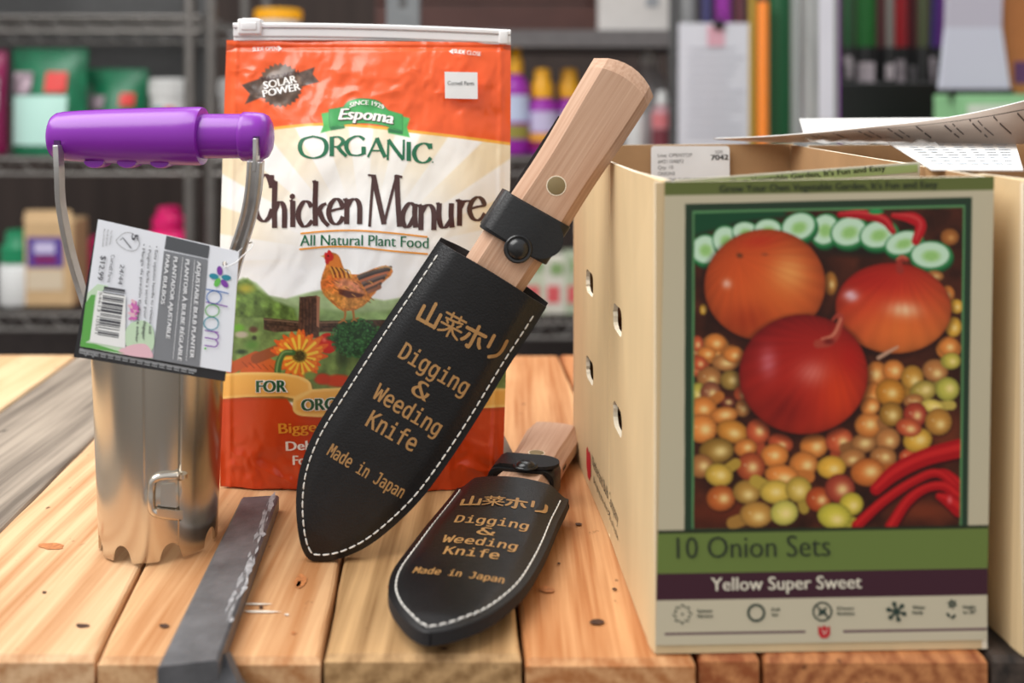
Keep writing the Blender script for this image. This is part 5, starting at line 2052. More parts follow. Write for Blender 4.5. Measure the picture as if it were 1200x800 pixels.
shape(mb, [(92.2, 412.5), (227, 437), (226.6, 438.2), (92, 413.8)], lambda a, b, off=0: tg(a, b, -.00055), 1)
for k in range(15):
    x = 98 + k * 8.6
    y = 410.5 + (x - 93) * .1825
    put_text(mb, '5', (x, y + 1.6), (x + .6, y + 6.2), 5.0, lambda a, b, off=0: tg(a, b, -.00052), 1) if k in (0, 1) else \
        shape(mb, [(x, y - .5), (x + 2.2, y), (x + 1.6, y + 5.2), (x - .6, y + 4.8)], lambda a, b, off=0: tg(a, b, -.00054), 2)
mb.build('back_card', [blackcard, mat('dim_tag_ink', rgb(150, 152, 154), .6), mat('charcoal_tag_ink', rgb(58, 58, 60), .6)], TG)
FC = MB()
FTL, FTR, FBR, FBL = (115, 257), (280, 295), (270.5, 436), (94, 405)
plate(FC, [FTL, FTR, FBR, FBL], [hole], lambda a, b, s: tg(a, b, .0001 - .0006 * s))


def q6(x, y):          # crop coordinates of the tag close-up -> photo
    return 80 + x / 4.0, 250 + y / 4.0


def tl(t_, x0, y0, x1, y1, cap, m, **k):
    put_text(FC, t_, q6(x0, y0), q6(x1, y1), cap / 4.0, tg, m, off=k.pop('off', .0009), **k)


def panel(pts, m, off=.0004):
    if m == 12 or (m == 11 and pts[0][0] > 200):
        pts = [tuple(p) for p in cr(pts, 5, True)]
    shape(FC, [q6(*p) for p in pts], tg, m, off)


panel([(462, 104), (664, 152), (656, 210), (452, 166)], 3)
panel([(450, 174), (655, 216), (615, 720), (398, 682)], 2)
panel([(78, 470), (84, 420), (110, 380), (130, 380), (104, 590), (60, 618)], 10, .0007)
panel([(93, 372), (140, 330), (190, 338), (150, 372), (128, 430), (110, 600), (270, 630), (400, 680), (240, 656), (60, 620)], 11, .00068)
panel([(60, 600), (130, 610), (270, 655), (60, 622)], 10, .00072)
panel([(280, 530), (350, 500), (400, 540), (395, 640), (300, 640), (270, 600)], 11, .00069)
panel([(280, 620), (360, 610), (395, 650), (385, 676), (240, 652)], 12, .00071)
for k in range(16):
    px_, py_ = 310 + 22 * math.cos(k * 2.4) * (k / 16) ** .5, 455 + 46 * math.sin(k * 2.4) * (k / 16) ** .5
    disc(FC, *q6(px_, py_), 3.4, 1.7, tg, 14 if k % 3 else 12, off=.00072 + k * 1e-6, ang=k * 1.1)
panel([(290, 520), (330, 510), (350, 540), (330, 590), (300, 600)], 11, .00074)
for t_, a, b in (('ADJUSTABLE BULB PLANTER', (608, 222), (573, 672)), ('PLANTOIR À BULBE RÉGLABLE', (554, 212), (516, 684)), ('PLANTADOR AJUSTABLE', (498, 200), (462, 580)), ('PARA BULBOS', (462, 190), (437, 420))):
    tl(t_, *a, *b, 18.5, 4, fat=.5, shear=.15)
for a, b in (((596, 218), (556, 690)), ((540, 205), (494, 680))):
    ribbon(FC, [q6(*a), q6(*b)], .45, .45, tg, 4, off=.0009)
for t_, a, b in (('• Easy squeeze handle to release soil', (412, 152), (380, 560)), ('• Poignée facile à serrer pour dégager', (380, 150), (350, 590)), ('• Mango de presión fácil para soltar', (352, 142), (318, 600))):
    tl(t_, *a, *b, 12.5, 5, fat=.12)
# seal with a tick
sh_ = [q6(*p) for p in ((226, 124), (262, 92), (300, 92), (318, 110), (336, 140), (322, 168), (296, 176), (262, 164), (232, 140), (226, 124))]
ribbon(FC, sh_, .5, .5, tg, 6, off=.00045, n=4)
ribbon(FC, [q6(248, 124), q6(258, 112), q6(298, 162)], 1.1, 1.1, tg, 5, off=.0009, smooth=False)
tl('5', 302, 94, 300, 122, 30, 5, fat=.7)
for k in range(3):
    tl('Year Warranty' if k == 0 else 'Ans de Garantie' if k == 1 else 'Años de Garantía', 204 - 17 * k, 78 - 4 * k, 196 - 17 * k, 146 + 4 * k, 8.5, 6)
# price sticker
panel([(104, 172), (310, 176), (270, 630), (100, 606)] if False else [(140, 360), (272, 384), (270, 630), (104, 600)], 1, .00078)
tl('24/44', 248, 236, 236, 330, 20, 5, shear=.1)
tl('Cornell Farm', 205, 192, 186, 320, 17, 5)
tl('$12.99', 158, 196, 140, 308, 24, 5, fat=.3)
x = 0
bars = [3, 1, 1, 2, 1, 3, 1, 1, 2, 1, 1, 2, 3, 1, 1, 1, 2, 1, 3, 2, 1, 1, 1, 2, 1, 1, 3, 1, 2, 1, 1, 2, 1, 3, 1, 1, 2, 1, 1, 1]
tot = sum(bars)
for k, b_w in enumerate(bars):
    if k % 2 == 0:
        t0, t1 = x / tot, (x + b_w) / tot
        o0, o1 = np.array((172, 340)), np.array((140, 570))
        w0 = np.array((98, 16))
        pts = [o0 + (o1 - o0) * t0, o0 + (o1 - o0) * t0 + w0, o0 + (o1 - o0) * t1 + w0, o0 + (o1 - o0) * t1]
        panel([tuple(p) for p in pts], 5, .0009)
    x += b_w
tl('54613 10501', 150, 366, 128, 560, 13, 6)
# flower mark and the drawn name
for k, (px_, py_, a, m) in enumerate(((711, 268, 1.45, 7), (742, 300, .15, 8), (734, 328, .85, 7), (700, 322, 2.0, 9), (684, 294, -2.95, 8))):
    c_ = q6(px_, py_)
    disc(FC, c_[0], c_[1], 5.6, 3.3, tg, m, off=.000455 + k * 2e-5, ang=a)


def bl(pts, m, k=0):
    ribbon(FC, [q6(*p) for p in pts], 1.25, 1.25, tg, m, off=.0009 + k * 2e-5, n=6)


def ringq(cx, cy, rx, ry, m):
    bl([(cx + rx * math.cos(a), cy + ry * math.sin(a)) for a in np.linspace(0, 2 * math.pi, 13)], m)


bl([(754, 374), (700, 362), (648, 354)], 13)
ringq(686, 392, 34, 30, 13)
bl([(750, 436), (700, 424), (648, 414)], 7)
ringq(678, 454, 32, 28, 10)
ringq(673, 514, 34, 30, 8)
bl([(706, 556), (672, 550), (642, 546)], 7)
bl([(690, 554), (706, 570), (700, 588), (670, 584), (642, 580)], 7, 1)
bl([(690, 588), (704, 604), (694, 622), (668, 620), (640, 616)], 7, 2)
disc(FC, *q6(645, 631), 1.3, 1.3, tg, 9, off=.0009)
FC.build('front_card', [whitecard, paper_w, greycard, dgreycard, ink_w, inkt, ink_grey, pu, te, gn, lf, pgr, blush, bl_, pk], TG)
mb = MB()
a = tg(*HOLE)
lp = [a + Vector((0, .004, 0)), a + Vector((.001, -.003, -.001)), a + Vector((.006, -.004, .001)), P(284, 300, .488), P(294, 291, .506), P(296, 284, .520), P(290, 286, .527), P(280, 294, .512), a + Vector((.004, .004, .003)), a + Vector((0, .004, 0))]
mb.tube([Vector(tuple(p)) for p in cr(lp, 6)], .00035, 6)
mb.build('tie', mat('clear_nylon_tie', rgb(222, 222, 222), .3), TG)

# ------------------------------------------------------------------ shop shelves behind the bench
def bx(x0, x1, y0, y1, D, depth, mb_=None, m=0):
    """solid block whose front fills the photo rectangle at distance D"""
    mb_ = mb_ or MB()
    a, b, c, d = P(x0, y1, D), P(x1, y1, D), P(x1, y0, D), P(x0, y0, D)
    k = Vector((0, depth, 0))
    mb_.hexa([a, b, b + k, a + k], [d, c, c + k, d + k], m)
    return mb_


grey_m = mat('shelf_grey_steel', rgb(122, 118, 114), .4, .6, var=.1)
dgrey_m = mat('dark_shelf_steel', rgb(92, 92, 92), .5, .5, var=.15)
corr_m = mat('corrugated_grey_sheet', rgb(104, 104, 104), .5, .3, var=.2, vscale=4)
brown_m = mat('dark_brown_board', rgb(78, 48, 42), .7, var=.2, vscale=8)
green_bag = mat('green_pouch_film', rgb(8, 112, 74), .35, var=.25, vscale=25, bump=.3, bscale=60)
mint = mat('mint_label', rgb(186, 226, 214), .5)
red_m = mat('red_print', rgb(220, 56, 50), .5)
lilac = mat('mixed_flower_print', rgb(170, 150, 160), .5, var=.6, vscale=60)
white_p = mat('white_plastic', rgb(224, 224, 222), .4)
yellow_c = mat('yellow_cap', rgb(250, 180, 20), .4)
purple_b = mat('purple_bottle', rgb(160, 40, 170), .35)
lilac_l = mat('lilac_label', rgb(206, 196, 228), .5)
pink_b = mat('pink_bottle', rgb(230, 24, 112), .35, var=.1)
kraft_b = mat('kraft_paper_pack', rgb(206, 172, 128), .7, var=.06)
violet = mat('violet_label', rgb(84, 58, 148), .5)
magenta_d = mat('magenta_pack', rgb(140, 20, 80), .4)
card_br = mat('brown_box_card', rgb(178, 112, 58), .7, var=.06)
blackp = mat('black_plastic', rgb(16, 17, 17), .45)
plum_t = mat('plum_print', rgb(92, 52, 96), .5)

SD = 2.0
SH1, SH2 = CZ - (184 - HY) / F * SD, CZ - (366 - HY) / F * SD

# two runs of wire shelving, left and right of the bench's middle
wr = thing('wire_shelf', 'grey wire shelving unit behind the bench at the left', 'shelf', ((100 - 600) / F * SD, SD + .2, 0))


def wire_deck(parent, x0, x1, z, D0, D1):
    mb = MB()
    a, b = (x0 - 600) / F * SD, (x1 - 600) / F * SD
    for yy in (D0, D1):
        mb.tube([(a, yy, z), (b, yy, z)], .004, 8)
        mb.tube([(a, yy, z - .030), (b, yy, z - .030)], .004, 8)
        n = int((b - a) / .03)
        pth = [(a + (b - a) * i / n, yy, z - (.030 if i % 2 else 0)) for i in range(n + 1)]
        mb.tube(pth, .0028, 6)
    for i in range(int((b - a) / .022)):
        x = a + .011 + i * .022
        mb.tube([(x, D0, z + .003), (x, D1, z + .003)], .0028, 6)
    for yy in (D0 + (D1 - D0) / 3, D0 + (D1 - D0) * 2 / 3):
        mb.tube([(a, yy, z - .003), (b, yy, z - .003)], .003, 6)
    mb.build('wire_deck', grey_m, parent)


for z in (SH1 - .004, SH2 - .004, CZ + .158):
    wire_deck(wr, -190, 235, z, SD, SD + .42)
for x, D in ((222, SD + .004), (-185, SD + .004), (222, SD + .42), (-185, SD + .42)):
    mb = MB()
    X = (x - 600) / F * SD
    mb.tube([(X, D, 0), (X, D, 2.2)], .0115, 14)
    for k in range(40):
        mb.tube([(X, D, .1 + k * .05), (X, D, .103 + k * .05)], .0122, 14, cap=False)
    mb.build('post', grey_m, wr)
cs = MB()
cs.box((((-60 - 600) / F * 2.46 + (215 - 600) / F * 2.46) / 2, 2.47, CZ + .13), (.62, .004, .30))
rows = []
for i in range(181):
    x = (-70 - 600) / F * 2.46 + i / 180 * .66
    yy = 2.452 + .009 * math.sin(i * 2 * math.pi / 6)
    rows.append([(x, yy, CZ - .02), (x, yy, CZ + .28)])
cs = MB()
cs.grid(rows, 0, True, flip=True)
cs.grid([[(p[0], p[1] + .002, p[2]) for p in r] for r in rows], 0, True)
o = cs.build('corrugated_panel', corr_m)
tag(o, 'grey corrugated sheet panel behind the top of the left shelf', 'panel')

wr2 = thing('wire_shelf', 'grey shelving unit behind the bench at the middle and right, holding bottles', 'shelf', ((560 - 600) / F * SD, SD + .2, 0))
for z in (SH1 - .004, CZ - .4565):
    wire_deck(wr2, 250, 800, z, SD, SD + .42)
mb = MB()
a, b = (268 - 600) / F * 2.0, (876 - 600) / F * 2.0
mb.box(((a + b) / 2, 2.2, CZ + .115), (b - a, .40, .034))
mb.build('top_board', mat('grey_shelf_board', rgb(104, 100, 100), .6, var=.1), wr2)
for x, D in ((247, SD + .004), (790, SD + .004), (252, SD + .42), (788, SD + .42)):
    mb = MB()
    X = (x - 600) / F * SD
    mb.tube([(X, D, 0), (X, D, 2.2)], .0105, 14)
    for k in range(40):
        mb.tube([(X, D, .1 + k * .05), (X, D, .103 + k * .05)], .0112, 14, cap=False)
    mb.build('post', grey_m if x < 300 else dgrey_m, wr2)

mb = MB()
X = (472 - 600) / F * 1.5
mb.box((X, 1.5, 1.2), (.049, .003, 2.4))
mb.box((X - .023, 1.515, 1.2), (.003, .03, 2.4))
mb.box((X + .023, 1.515, 1.2), (.003, .03, 2.4))
for k in range(44):
    mb.box((X, 1.4982, .06 + k * .053), (.012, .001, .022), 1)
o = mb.build('steel_upright', [mat('galvanised_upright', rgb(132, 136, 138), .4, .5, var=.1), dgrey_m])
tag(o, 'slotted galvanised steel upright rising behind the orange bag top', 'post')


def pouch(x0, x1, y0, y1, D, name, label, body, panels, parent_z=None, top=None):
    """stand-up pouch: swollen at the foot, flat at the top, front panels printed"""
    t = thing(name, label, 'bag', P((x0 + x1) / 2, y1, D))
    mb = MB()
    n = 14
    f_, k_ = [], []
    wpx = (x1 - x0)
    for j in range(n + 1):
        v = j / n
        r1, r2 = [], []
        for i in range(n + 1):
            u = 2 * i / n - 1
            x = (x0 + x1) / 2 + u * wpx / 2 * (1 - .05 * math.sin(math.pi * v))
            y = y1 + (y0 - y1) * v
            b = .045 * (1 - abs(u) ** 2.5) * (1 - v ** 2.2) + .001
            p = P(x, y, D)
            r1.append(p + Vector((0, .04 - b, 0)))
            r2.append(p + Vector((0, .04 + b * .8, 0)))
        f_.append(r1)
        k_.append(r2)
    mb.grid(f_, 0, True, flip=True)
    mb.grid(k_, 0, True)
    mb.grid([f_[0], k_[0]], 0, False)

    def on(x, y, off=0.0):
        u = (x - (x0 + x1) / 2) / (wpx / 2)
        v = (y1 - y) / (y1 - y0)
        b = .045 * (1 - min(1, abs(u)) ** 2.5) * (1 - min(1, max(0, v)) ** 2.2) + .001
        return P(x, y, D) + Vector((0, .04 - b - .004 - off, 0))
    mats = [body]
    for pa, pb, m in panels:
        pts = (pa, pb)
        if m not in mats:
            mats.append(m)
        (xa, ya), (xb, yb) = pts
        g = [[on(xa + (xb - xa) * i / 6, yb + (ya - yb) * j / 6) for i in range(7)] for j in range(7)]
        mb.grid(g, mats.index(m), True, flip=True)
    mb.build('pouch', mats, t)
    s = MB()
    a, b = P(x0 + 1, y0 + 1, D), P(x1 - 1, y0 + 1, D)
    s.rbox((a + b) / 2 + Vector((0, .04, 0)), ((b - a).x, .004, .010), .0012)
    s.build('top_seal', top or body, t)
    return t


pouch(4, 94, 58, 181, SD + .02, 'soil_pouch', 'taller green pouch with a pale mint panel on the left shelf', green_bag,
      [((8, 112), (76, 170), mint), ((50, 84), (74, 108), red_m), ((8, 84), (34, 110), lilac)])
pouch(92, 166, 82, 180, SD + .09, 'soil_pouch', 'shorter green pouch behind the purple planter handle', green_bag,
      [((138, 109), (154, 124), red_m), ((98, 112), (120, 128), lilac)])
pouch(-44, -3, 60, 181, SD + .01, 'soil_pouch', 'magenta pouch cut off by the left edge of the photo', magenta_d, [((-34, 90), (-8, 130), lilac)])


def tub(x0, x1, y0, y1, D, label, cat='tub', name='fertilizer_tub', lid=None, body=None, patches=(), lidh=.25):
    cx = (x0 + x1) / 2
    r = (x1 - x0) / 2 / F * D
    zb, zt_ = P(cx, y1, D).z, P(cx, y0, D).z
    h = zt_ - zb
    t = thing(name, label, cat, (P(cx, y1, D).x, D + r, zb))
    o = Vector((P(cx, y1, D).x, D + r, zb))
    mb = MB()
    mb.lathe([(0, 0), (r * .88, 0), (r * .9, .004), (r * .96, h * (1 - lidh)), (0, h * (1 - lidh))], o, n=32)
    mats = [body or white_p]
    for (a0, a1, h0, h1, m) in patches:
        if m not in mats:
            mats.append(m)
        rows = []
        for hh in (h0, h1):
            rr_ = r * (.9 + .06 * hh) * 1.012
            rows.append([o + Vector((rr_ * math.sin(a), -rr_ * math.cos(a), h * hh)) for a in np.linspace(a0, a1, 8)])
        mb.grid(rows, mats.index(m), True)
    mb.build('body', mats, t)
    mb = MB()
    mb.lathe([(0, h), (r * .94, h), (r, h * .985), (r, h * (1 - lidh) + .001), (r * .94, h * (1 - lidh)), (0, h * (1 - lidh))], o, n=32)
    for k in range(24):
        a = 2 * math.pi * k / 24
        mb.box(o + Vector((r * math.cos(a), r * math.sin(a), h * (1 - lidh * .5))), (.003, .003, h * lidh * .7), 0, Matrix.Rotation(a, 3, 'Z'))
    mb.build('lid', lid or white_p, t)
    return t


tub(168, 216, 92, 179.0, SD + .10, 'white tub with small printed labels next to the short green pouch',
    patches=((-.8, -.1, .42, .62, mat('blue_grey_print', rgb(96, 140, 150), .5)), (.0, .5, .42, .62, red_m)))
tub(250, 300, 92, 181, SD + .04, 'white tub half hidden behind the left edge of the orange bag', patches=((-1.2, .6, .1, .6, mat('navy_print', rgb(60, 66, 96), .5)),))


def bottle(cx, y0, y1, wpx, D, label, body, cap, capw=.55, caph=.3, neck=.1, patches=(), square=1.0, name='plant_food_bottle', group=None):
    r = wpx / 2 / F * D
    b, t_ = P(cx, y1, D), P(cx, y0, D)
    h = t_.z - b.z
    o = Vector((b.x, D + r, b.z))
    t = thing(name, label, 'bottle', o, group)
    hb = h * (1 - caph)
    mb = MB()
    mb.lathe([(0, 0), (r * .93, 0), (r, .005), (r, hb * (1 - neck * 2.0)), (r * .96, hb * (1 - neck * 1.4)), (r * .8, hb * (1 - neck * .7)), (r * capw * .9, hb * (1 - neck * .2)), (r * capw * .9, hb), (0, hb)], o, n=30, squash=square)
    mats = [body]
    for (h0, h1, m, a) in patches:
        if m not in mats:
            mats.append(m)
        rows = [[o + Vector((r * 1.012 * math.sin(q), -r * 1.012 * math.cos(q) * square, h * hh)) for q in np.linspace(-a, a, 12)] for hh in (h0, h1)]
        mb.grid(rows, mats.index(m), True)
    mb.build('body', mats, t)
    mb = MB()
    rc = r * capw
    mb.lathe([(0, hb - .0005), (rc * 1.05, hb - .0005), (rc * 1.05, hb + h * caph * .45), (rc * .8, hb + h * caph * .6), (rc * .74, h * .985), (rc * .6, h), (0, h)], o, n=24)
    mb.build('cap', cap, t)
    return t


LP = ((.16, .24, yellow_c, 1.2), (.26, .50, lilac_l, 1.25), (.06, .15, magenta_d, 1.2))
bottle(604, 52, 181, 34, SD + .02, 'purple bottle with a tall yellow cap, beside the right edge of the orange bag', purple_b, yellow_c, .5, .26, .12,
       ((.30, .54, mat('pale_blue_label', rgb(196, 206, 232), .5), 1.3), (.14, .27, mat('olive_label', rgb(150, 140, 60), .5), 1.2)))
bottle(636, 80, 181, 37, SD + .03, 'middle purple bottle with a yellow cap on the shelf', purple_b, yellow_c, .66, .34, .09, LP)
bottle(668, 80, 181, 37, SD + .06, 'purple bottle with a yellow cap partly behind the wooden knife handle', purple_b, yellow_c, .66, .34, .09, LP)
bottle(764, 58, 177, 44, SD + .16, 'large pale grey jug standing at the back of the right shelf', mat('grey_jug', rgb(190, 186, 186), .5), white_p, .45, .14, .25)
bottle(778, 106, 181, 26, SD + .02, 'small bottle with a pale red and white label next to the clipboard', mat('rose_bottle', rgb(196, 150, 156), .45), white_p, .55, .22, .12,
       ((.12, .4, mat('maroon_label', rgb(120, 50, 60), .5), 1.3), (.42, .64, mat('soft_red_label', rgb(214, 120, 124), .5), 1.3)))
bottle(746, 118, 181, 26, SD + .04, 'white bottle between the knife handle and the small rose bottle', white_p, white_p, .6, .2, .1)
bottle(188, 245, 358.5, 58, SD + .05, 'bright pink bottle on the lower shelf above the hang tag', pink_b, pink_b, .62, .22, .10)
bottle(104, 280, 356, 44, SD + .14, 'pink bottle behind the left steel bar of the planter', pink_b, pink_b, .5, .16, .12)
bottle(12, 272, 360, 44, SD + .02, 'white bottle with a green collar at the left end of the lower shelf', white_p, mat('green_cap', rgb(20, 134, 88), .4), .9, .42, .05)
tub(293, 347, 9, 36.3, SD + .04, 'white tub with a yellow lid rising behind the top of the orange bag', lid=yellow_c, lidh=.5)

# kraft pack with a violet label
kp = thing('kraft_pack', 'kraft paper pack with a violet label on the lower left shelf', 'bag', P(56, 360, SD + .03))
mb = MB()
bx(27, 86, 258, 360, SD + .03, .075, mb)
mb.build('pack_body', kraft_b, kp, bevel=.006)
mb = MB()
a = [P(27, 259, SD + .031), P(86, 259, SD + .031), P(86, 259, SD + .104), P(27, 259, SD + .104)]
b = [P(30, 246, SD + .052), P(83, 246, SD + .052), P(83, 246, SD + .066), P(30, 246, SD + .066)]
mb.hexa(a, b)
mb.build('folded_top', kraft_b, kp, bevel=.002)
mb = MB()
bx(32, 74, 278, 313, SD + .0285, .001, mb, 0)
bx(32, 74, 316, 340, SD + .0285, .001, mb, 1)
bx(40, 64, 284, 297, SD + .0278, .001, mb, 2)
bx(40, 66, 301, 308, SD + .0278, .001, mb, 3)
mb.build('pack_label', [violet, mat('cream_label', rgb(214, 196, 170), .6), lilac_l, magenta_d], kp)

# white carton above the right shelf, small seed packs below
wb = thing('white_carton', 'white carton on the top shelf above the knife handle', 'box', P(745, 34, SD + .05))
bx(702, 790, -40, 36.6, SD + .05, .2).build('carton_body', mat('white_carton_board', rgb(206, 202, 198), .7, var=.04), wb, bevel=.002)
bx(757, 772, -20, 8, SD + .0485, .002).build('carton_patch', mat('grey_print', rgb(150, 152, 156), .6), wb)
bd = thing('brown_crate', 'dark brown wooden crate on the top shelf behind the bag', 'crate', P(600, 34, SD + .1))
for k in range(3):
    bx(440, 700, -62 + k * 34, -32 + k * 34.8, SD + .1, .02).build('slat', brown_m, bd, bevel=.002)
bx(440, 452, -60, 34, SD + .121, .03).build('corner_post', brown_m, bd)
bx(688, 700, -60, 34, SD + .121, .03).build('corner_post', brown_m, bd)
packs = [(600, 640, 296, 369, (200, 206, 180)), (636, 664, 300, 369, (224, 220, 206)), (660, 694, 296, 369, (186, 196, 168)), (560, 604, 300, 369, (214, 200, 180))]
names = ['pale green seed pack with red print seen between knife and carton', 'cream seed pack between two green packs on the lower shelf', 'grey green seed pack hidden by the carton edge', 'beige seed pack behind the upright sheath']
for (x0, x1, y0, y1, c), lb in zip(packs, names):
    t = thing('seed_pack', lb, 'packet', P((x0 + x1) / 2, y1, SD + .04), 'seed packs on the lower shelf')
    bx(x0, x1, y0, y1, SD + .04, .05).build('pack_body', mat('seed_pack_paper', rgb(*c), .6, var=.12, vscale=30), t, bevel=.004)
    bx(x0 + 5, x1 - 8, y1 - 34, y1 - 14, SD + .0385, .001).build('pack_picture', mat('soft_red_print', rgb(226, 96, 100), .6), t)
    bx(x0 + 9, x1 - 4, y0 + 8, y0 + 22, SD + .0385, .001).build('pack_title', mat('leaf_print', rgb(140, 170, 110), .6), t)

# ------------------------------------------------------------------ the right-hand end: clipboard, poles, long tools
cb = thing('clipboard', 'white clipboard sheet with a black clip and pink note hanging at the right', 'clipboard', P(835, 100, 1.985))
CBD = 1.985
m = MB()
m.hexa([P(794, 190, CBD), P(886, 186, CBD), P(886, 186, CBD + .004), P(794, 190, CBD + .004)], [P(795, 27, CBD), P(880, 27, CBD), P(880, 27, CBD + .004), P(795, 27, CBD + .004)])
m.build('paper_sheets', mat('clipboard_paper', rgb(222, 222, 230), .7, var=.02), cb)
m = MB()
for k in range(11):
    bx(806 + 2 * rng.random(), 852 + 22 * rng.random(), 56 + k * 10, 58.2 + k * 10, CBD - .0012, .001, m)
m.build('written_lines', mat('pale_pen_lines', rgb(188, 188, 198), .7), cb)
m = MB()
m.rbox(P(842, 29, CBD) + Vector((0, -.004, 0)), (.020, .012, .018), .003)
m.tube([P(836, 24, CBD - .008), P(838, 15, CBD - .01), P(846, 15, CBD - .01), P(848, 24, CBD - .008)], .0015, 8)
m.build('clip', blackp, cb)
bx(829, 849, 30, 54, CBD - .002, .001).build('pink_note', mat('pink_note_paper', rgb(230, 176, 190), .7), cb)

ZF = 0.0


def stake(cx, wpx, D, m, label, name='garden_stake', top=-30, square=False, cat='stake', group=None):
    x = (cx - 600) / F * D
    w_ = wpx / F * D
    zt_ = CZ - (top - HY) / F * D
    mb = MB()
    if square:
        mb.rbox((x, D, zt_ / 2), (w_, w_ * .6, zt_), min(.003, w_ * .1))
    else:
        mb.tube([(x, D, 0), (x, D, zt_ - .004), (x, D, zt_)], [w_ / 2, w_ / 2, w_ / 2 * .8], 18)
    return tag(mb.build(name, m), label, cat, group)


stake(882, 9, 1.86, mat('olive_stake', rgb(166, 134, 30), .5), 'thin olive yellow upright stake beside the clipboard')
stake(894, 13, 1.80, mat('orange_stake', rgb(236, 128, 10), .45), 'orange upright stake next to the dark green one', top=2)
stake(914, 26, 1.84, mat('green_stake', rgb(6, 84, 44), .45), 'wide dark green upright stake left of the steel pole')
stake(935, 16, 1.76, mat('grey_stake', rgb(122, 126, 122), .5), 'grey upright stake touching the steel pole')
stake(847, 18, 2.44, mat('violet_stake', rgb(150, 40, 156), .5), 'violet upright stake behind the clipboard top')
stake(828, 13, 2.45, mat('navy_stake', rgb(44, 40, 92), .5), 'navy blue upright stake behind the clipboard clip')
stake(866, 12, 2.45, mat('maroon_stake', rgb(88, 26, 40), .5), 'maroon upright stake behind the clipboard corner')
stake(806, 22, 2.47, mat('silver_stake', rgb(150, 150, 150), .4, .4), 'pale grey upright stake behind the clipboard left corner')
gp_ = thing('steel_pole', 'square bright galvanised steel pole rising behind the carton', 'post', ((959 - 600) / F * 1.3, 1.3, 0))
m = MB()
m.rbox(((959 - 600) / F * 1.3, 1.3, 1.2), (.0415, .0415, 2.4), .004, rot=Matrix.Rotation(.45, 3, 'Z') if False else None)
for k in range(40):
    m.tube([((959 - 600) / F * 1.3 + .008, 1.2790, .1 + .055 * k), ((959 - 600) / F * 1.3 + .008, 1.2787, .1 + .055 * k)], .004, 12, m=1)
m.build('pole', [mat('galvanised_pole', rgb(170, 172, 170), .4, .45, var=.18, vscale=12, stretch=(3, 3, .6)), dgrey_m], gp_)
bx(960, 977, -40, 140, 1.277, .0012).build('lit_side_strip', mat('pale_lit_pole_side', rgb(214, 214, 222), .5, var=.05, vscale=20, stretch=(1, 1, .3)), gp_)  # pale strip paints the lit right part of the pole; the left stays darker
stake(981, 6, 1.5, mat('purple_edge', rgb(146, 50, 170), .5), 'thin purple rod along the right side of the steel pole')

# long handled tools standing in a dark rack
TD = 1.97
tools = [(994, 14, (16, 70, 32), 'dark green'), (1015, 22, (20, 104, 36), 'bright green'), (1034, 10, (110, 56, 58), 'rust'), (1043, 10, (112, 108, 102), 'grey'), (1055, 16, (168, 16, 30), 'red'),
         (1069, 9, (92, 20, 28), 'dark red'), (1082, 12, (66, 74, 44), 'olive'), (1093, 6, (52, 36, 120), 'indigo'), (1100, 11, (98, 30, 134), 'purple'), (1109, 9, (92, 50, 56), 'brown red')]
for k, (x, wp, c, nm) in enumerate(tools):
    D = TD + .05 * (k % 3)
    X = (x - 600) / F * D
    r = wp / 2 / F * D
    t = thing('long_tool', '%s handled tool with a black socket in the rack at the right' % nm, 'garden tool', (X, D, 0), 'long handled tools in the rack')
    lean = (.014 if k > 6 else 0)
    zt_ = CZ + .35
    z1 = CZ - (60 - HY) / F * D
    m = MB()
    m.tube([(X, D, z1), (X + lean * .3, D, z1 + .1), (X + lean, D, zt_)], r, 14)
    m.build('tool_handle', mat('painted_handle', rgb(*c), .4), t)
    m = MB()
    m.tube([(X, D, .03), (X, D, z1 - .12), (X, D, z1 - .05), (X, D, z1 + .008)], [r * 1.5, r * 1.5, r * 1.35, r * 1.1], 14)
    m.build('tool_socket', blackp, t)
    if k not in (2, 6):
        m = MB()
        wl_ = wp * (.9 if k % 2 else .7)
        bx(x - wl_ / 2, x + wl_ / 2, 66 + (k * 7) % 12, 92 + (k * 5) % 14, D - r * 1.6, .002, m)
        m.build('paper_band', mat('tool_paper_band', rgb(*[(176, 166, 170), (198, 186, 192), (150, 146, 148)][k % 3]), .6, var=.3, vscale=60), t)
rk = thing('tool_rack', 'black rack holding the long handled tools at the right', 'rack', ((1050 - 600) / F * TD, TD, 0))
bx(974, 1122, 96, 420, TD - .085, .02).build('front_panel', blackp, rk, bevel=.004)
bx(974, 1122, 96, 420, TD + .17, .02).build('rear_panel', blackp, rk, bevel=.004)
for x in (976, 1121):
    X = (x - 600) / F * TD
    m = MB()
    m.box((X, TD + .06, .6), (.01, .24, 1.2))
    m.build('rack_side', blackp, rk)
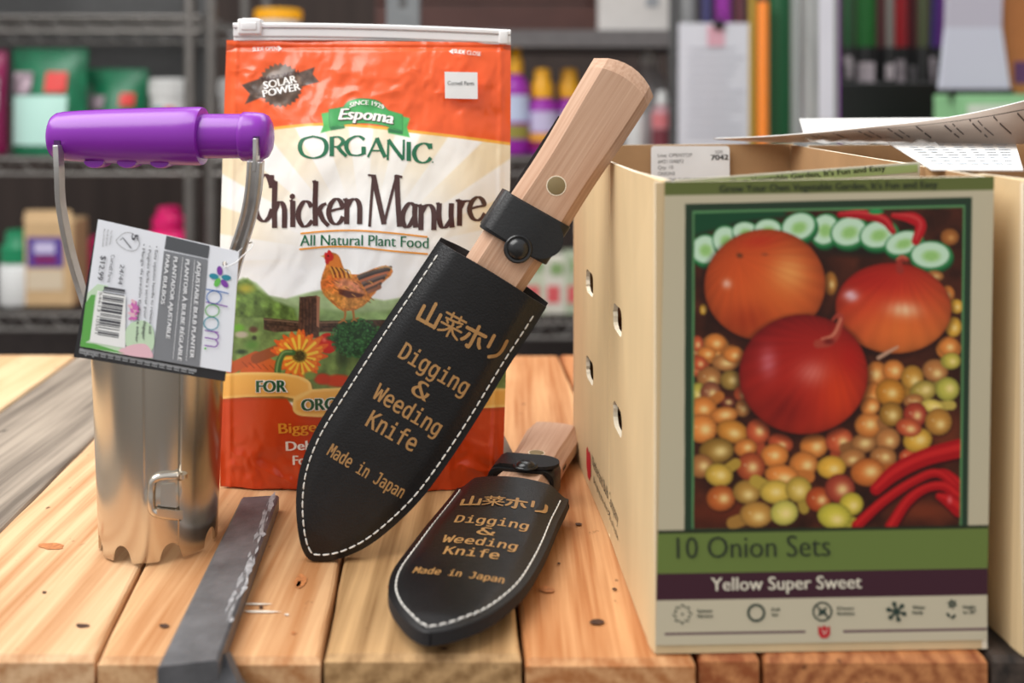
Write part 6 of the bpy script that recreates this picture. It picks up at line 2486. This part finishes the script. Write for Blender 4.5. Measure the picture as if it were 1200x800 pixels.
# big white sign and brown box at the far right
ws = thing('price_board', 'large white tapering board in two tones at the upper right', 'sign', P(1140, 80, 1.66))
m = MB()
for (a, b, c, d), mi in ((((1112, -40), (1176, -40), (1174, 32), (1110, 32)), 1), (((1110, 32), (1174, 32), (1184, 104), (1102, 104)), 0)):
    q = [P(*p, 1.66) for p in (d, c, b, a)]
    k = Vector((0, .012, 0))
    m.hexa([q[0], q[1], q[1] + k, q[0] + k], [q[3], q[2], q[2] + k, q[3] + k], mi)
m.build('board', [mat('pale_blue_board', rgb(206, 208, 220), .6), mat('lavender_board', rgb(192, 188, 200), .6)], ws)
bx(1106, 1190, 104, 111, 1.650, .028).build('clip_foot', blackp, ws, bevel=.003)
gc = thing('green_box', 'light green printed box under the white board', 'box', P(1150, 150, 1.64))
bx(1124, 1300, 111, 227.5, 1.64, .10).build('box_body', mat('light_green_box', rgb(150, 206, 150), .6, var=.06), gc, bevel=.002)
bx(1134, 1200, 122, 160, 1.6385, .002).build('box_label', mat('cream_box_label', rgb(214, 226, 206), .6, var=.08, vscale=60), gc)
tbm = MB()
bx(1096, 1400, 230.5, 240, 1.60, .26, tbm)
tb = thing('display_table', 'display table behind the bench carrying the green box', 'table', P(1150, 235, 1.7))
tbm.build('table_top', brown_m, tb)
for x in (1115, 1390):
    for D in (1.63, 1.83):
        X = (x - 600) / F * 1.6
        m = MB()
        zt_ = P(0, 240, 1.60).z
        m.box((X, D, zt_ / 2), (.04, .04, zt_))
        m.build('leg', brown_m, tb)
bb = thing('brown_carton', 'plain brown carton at the top right edge', 'box', P(1195, 110, 1.68))
m = MB()
q = [P(1184, 110, 1.68), P(1330, 110, 1.68), P(1330, -40, 1.68), P(1172, -40, 1.68)]
k = Vector((0, .06, 0))
m.hexa([q[0], q[1], q[1] + k, q[0] + k], [q[3], q[2], q[2] + k, q[3] + k])
m.build('carton_body', card_br, bb, bevel=.002)
bx(1189, 1216, 72, 98, 1.6785, .002).build('plum_patch', plum_t, bb)
# low dark base board at the foot of the shelves
bb2 = MB()
bb2.box((-.68, 2.46, .35), (2.0, .02, .62))
o = bb2.build('back_board', mat('dark_back_board', rgb(58, 50, 48), .8, var=.2))
tag(o, 'dark board closing the lower back of the shelves above the bench edge', 'board')
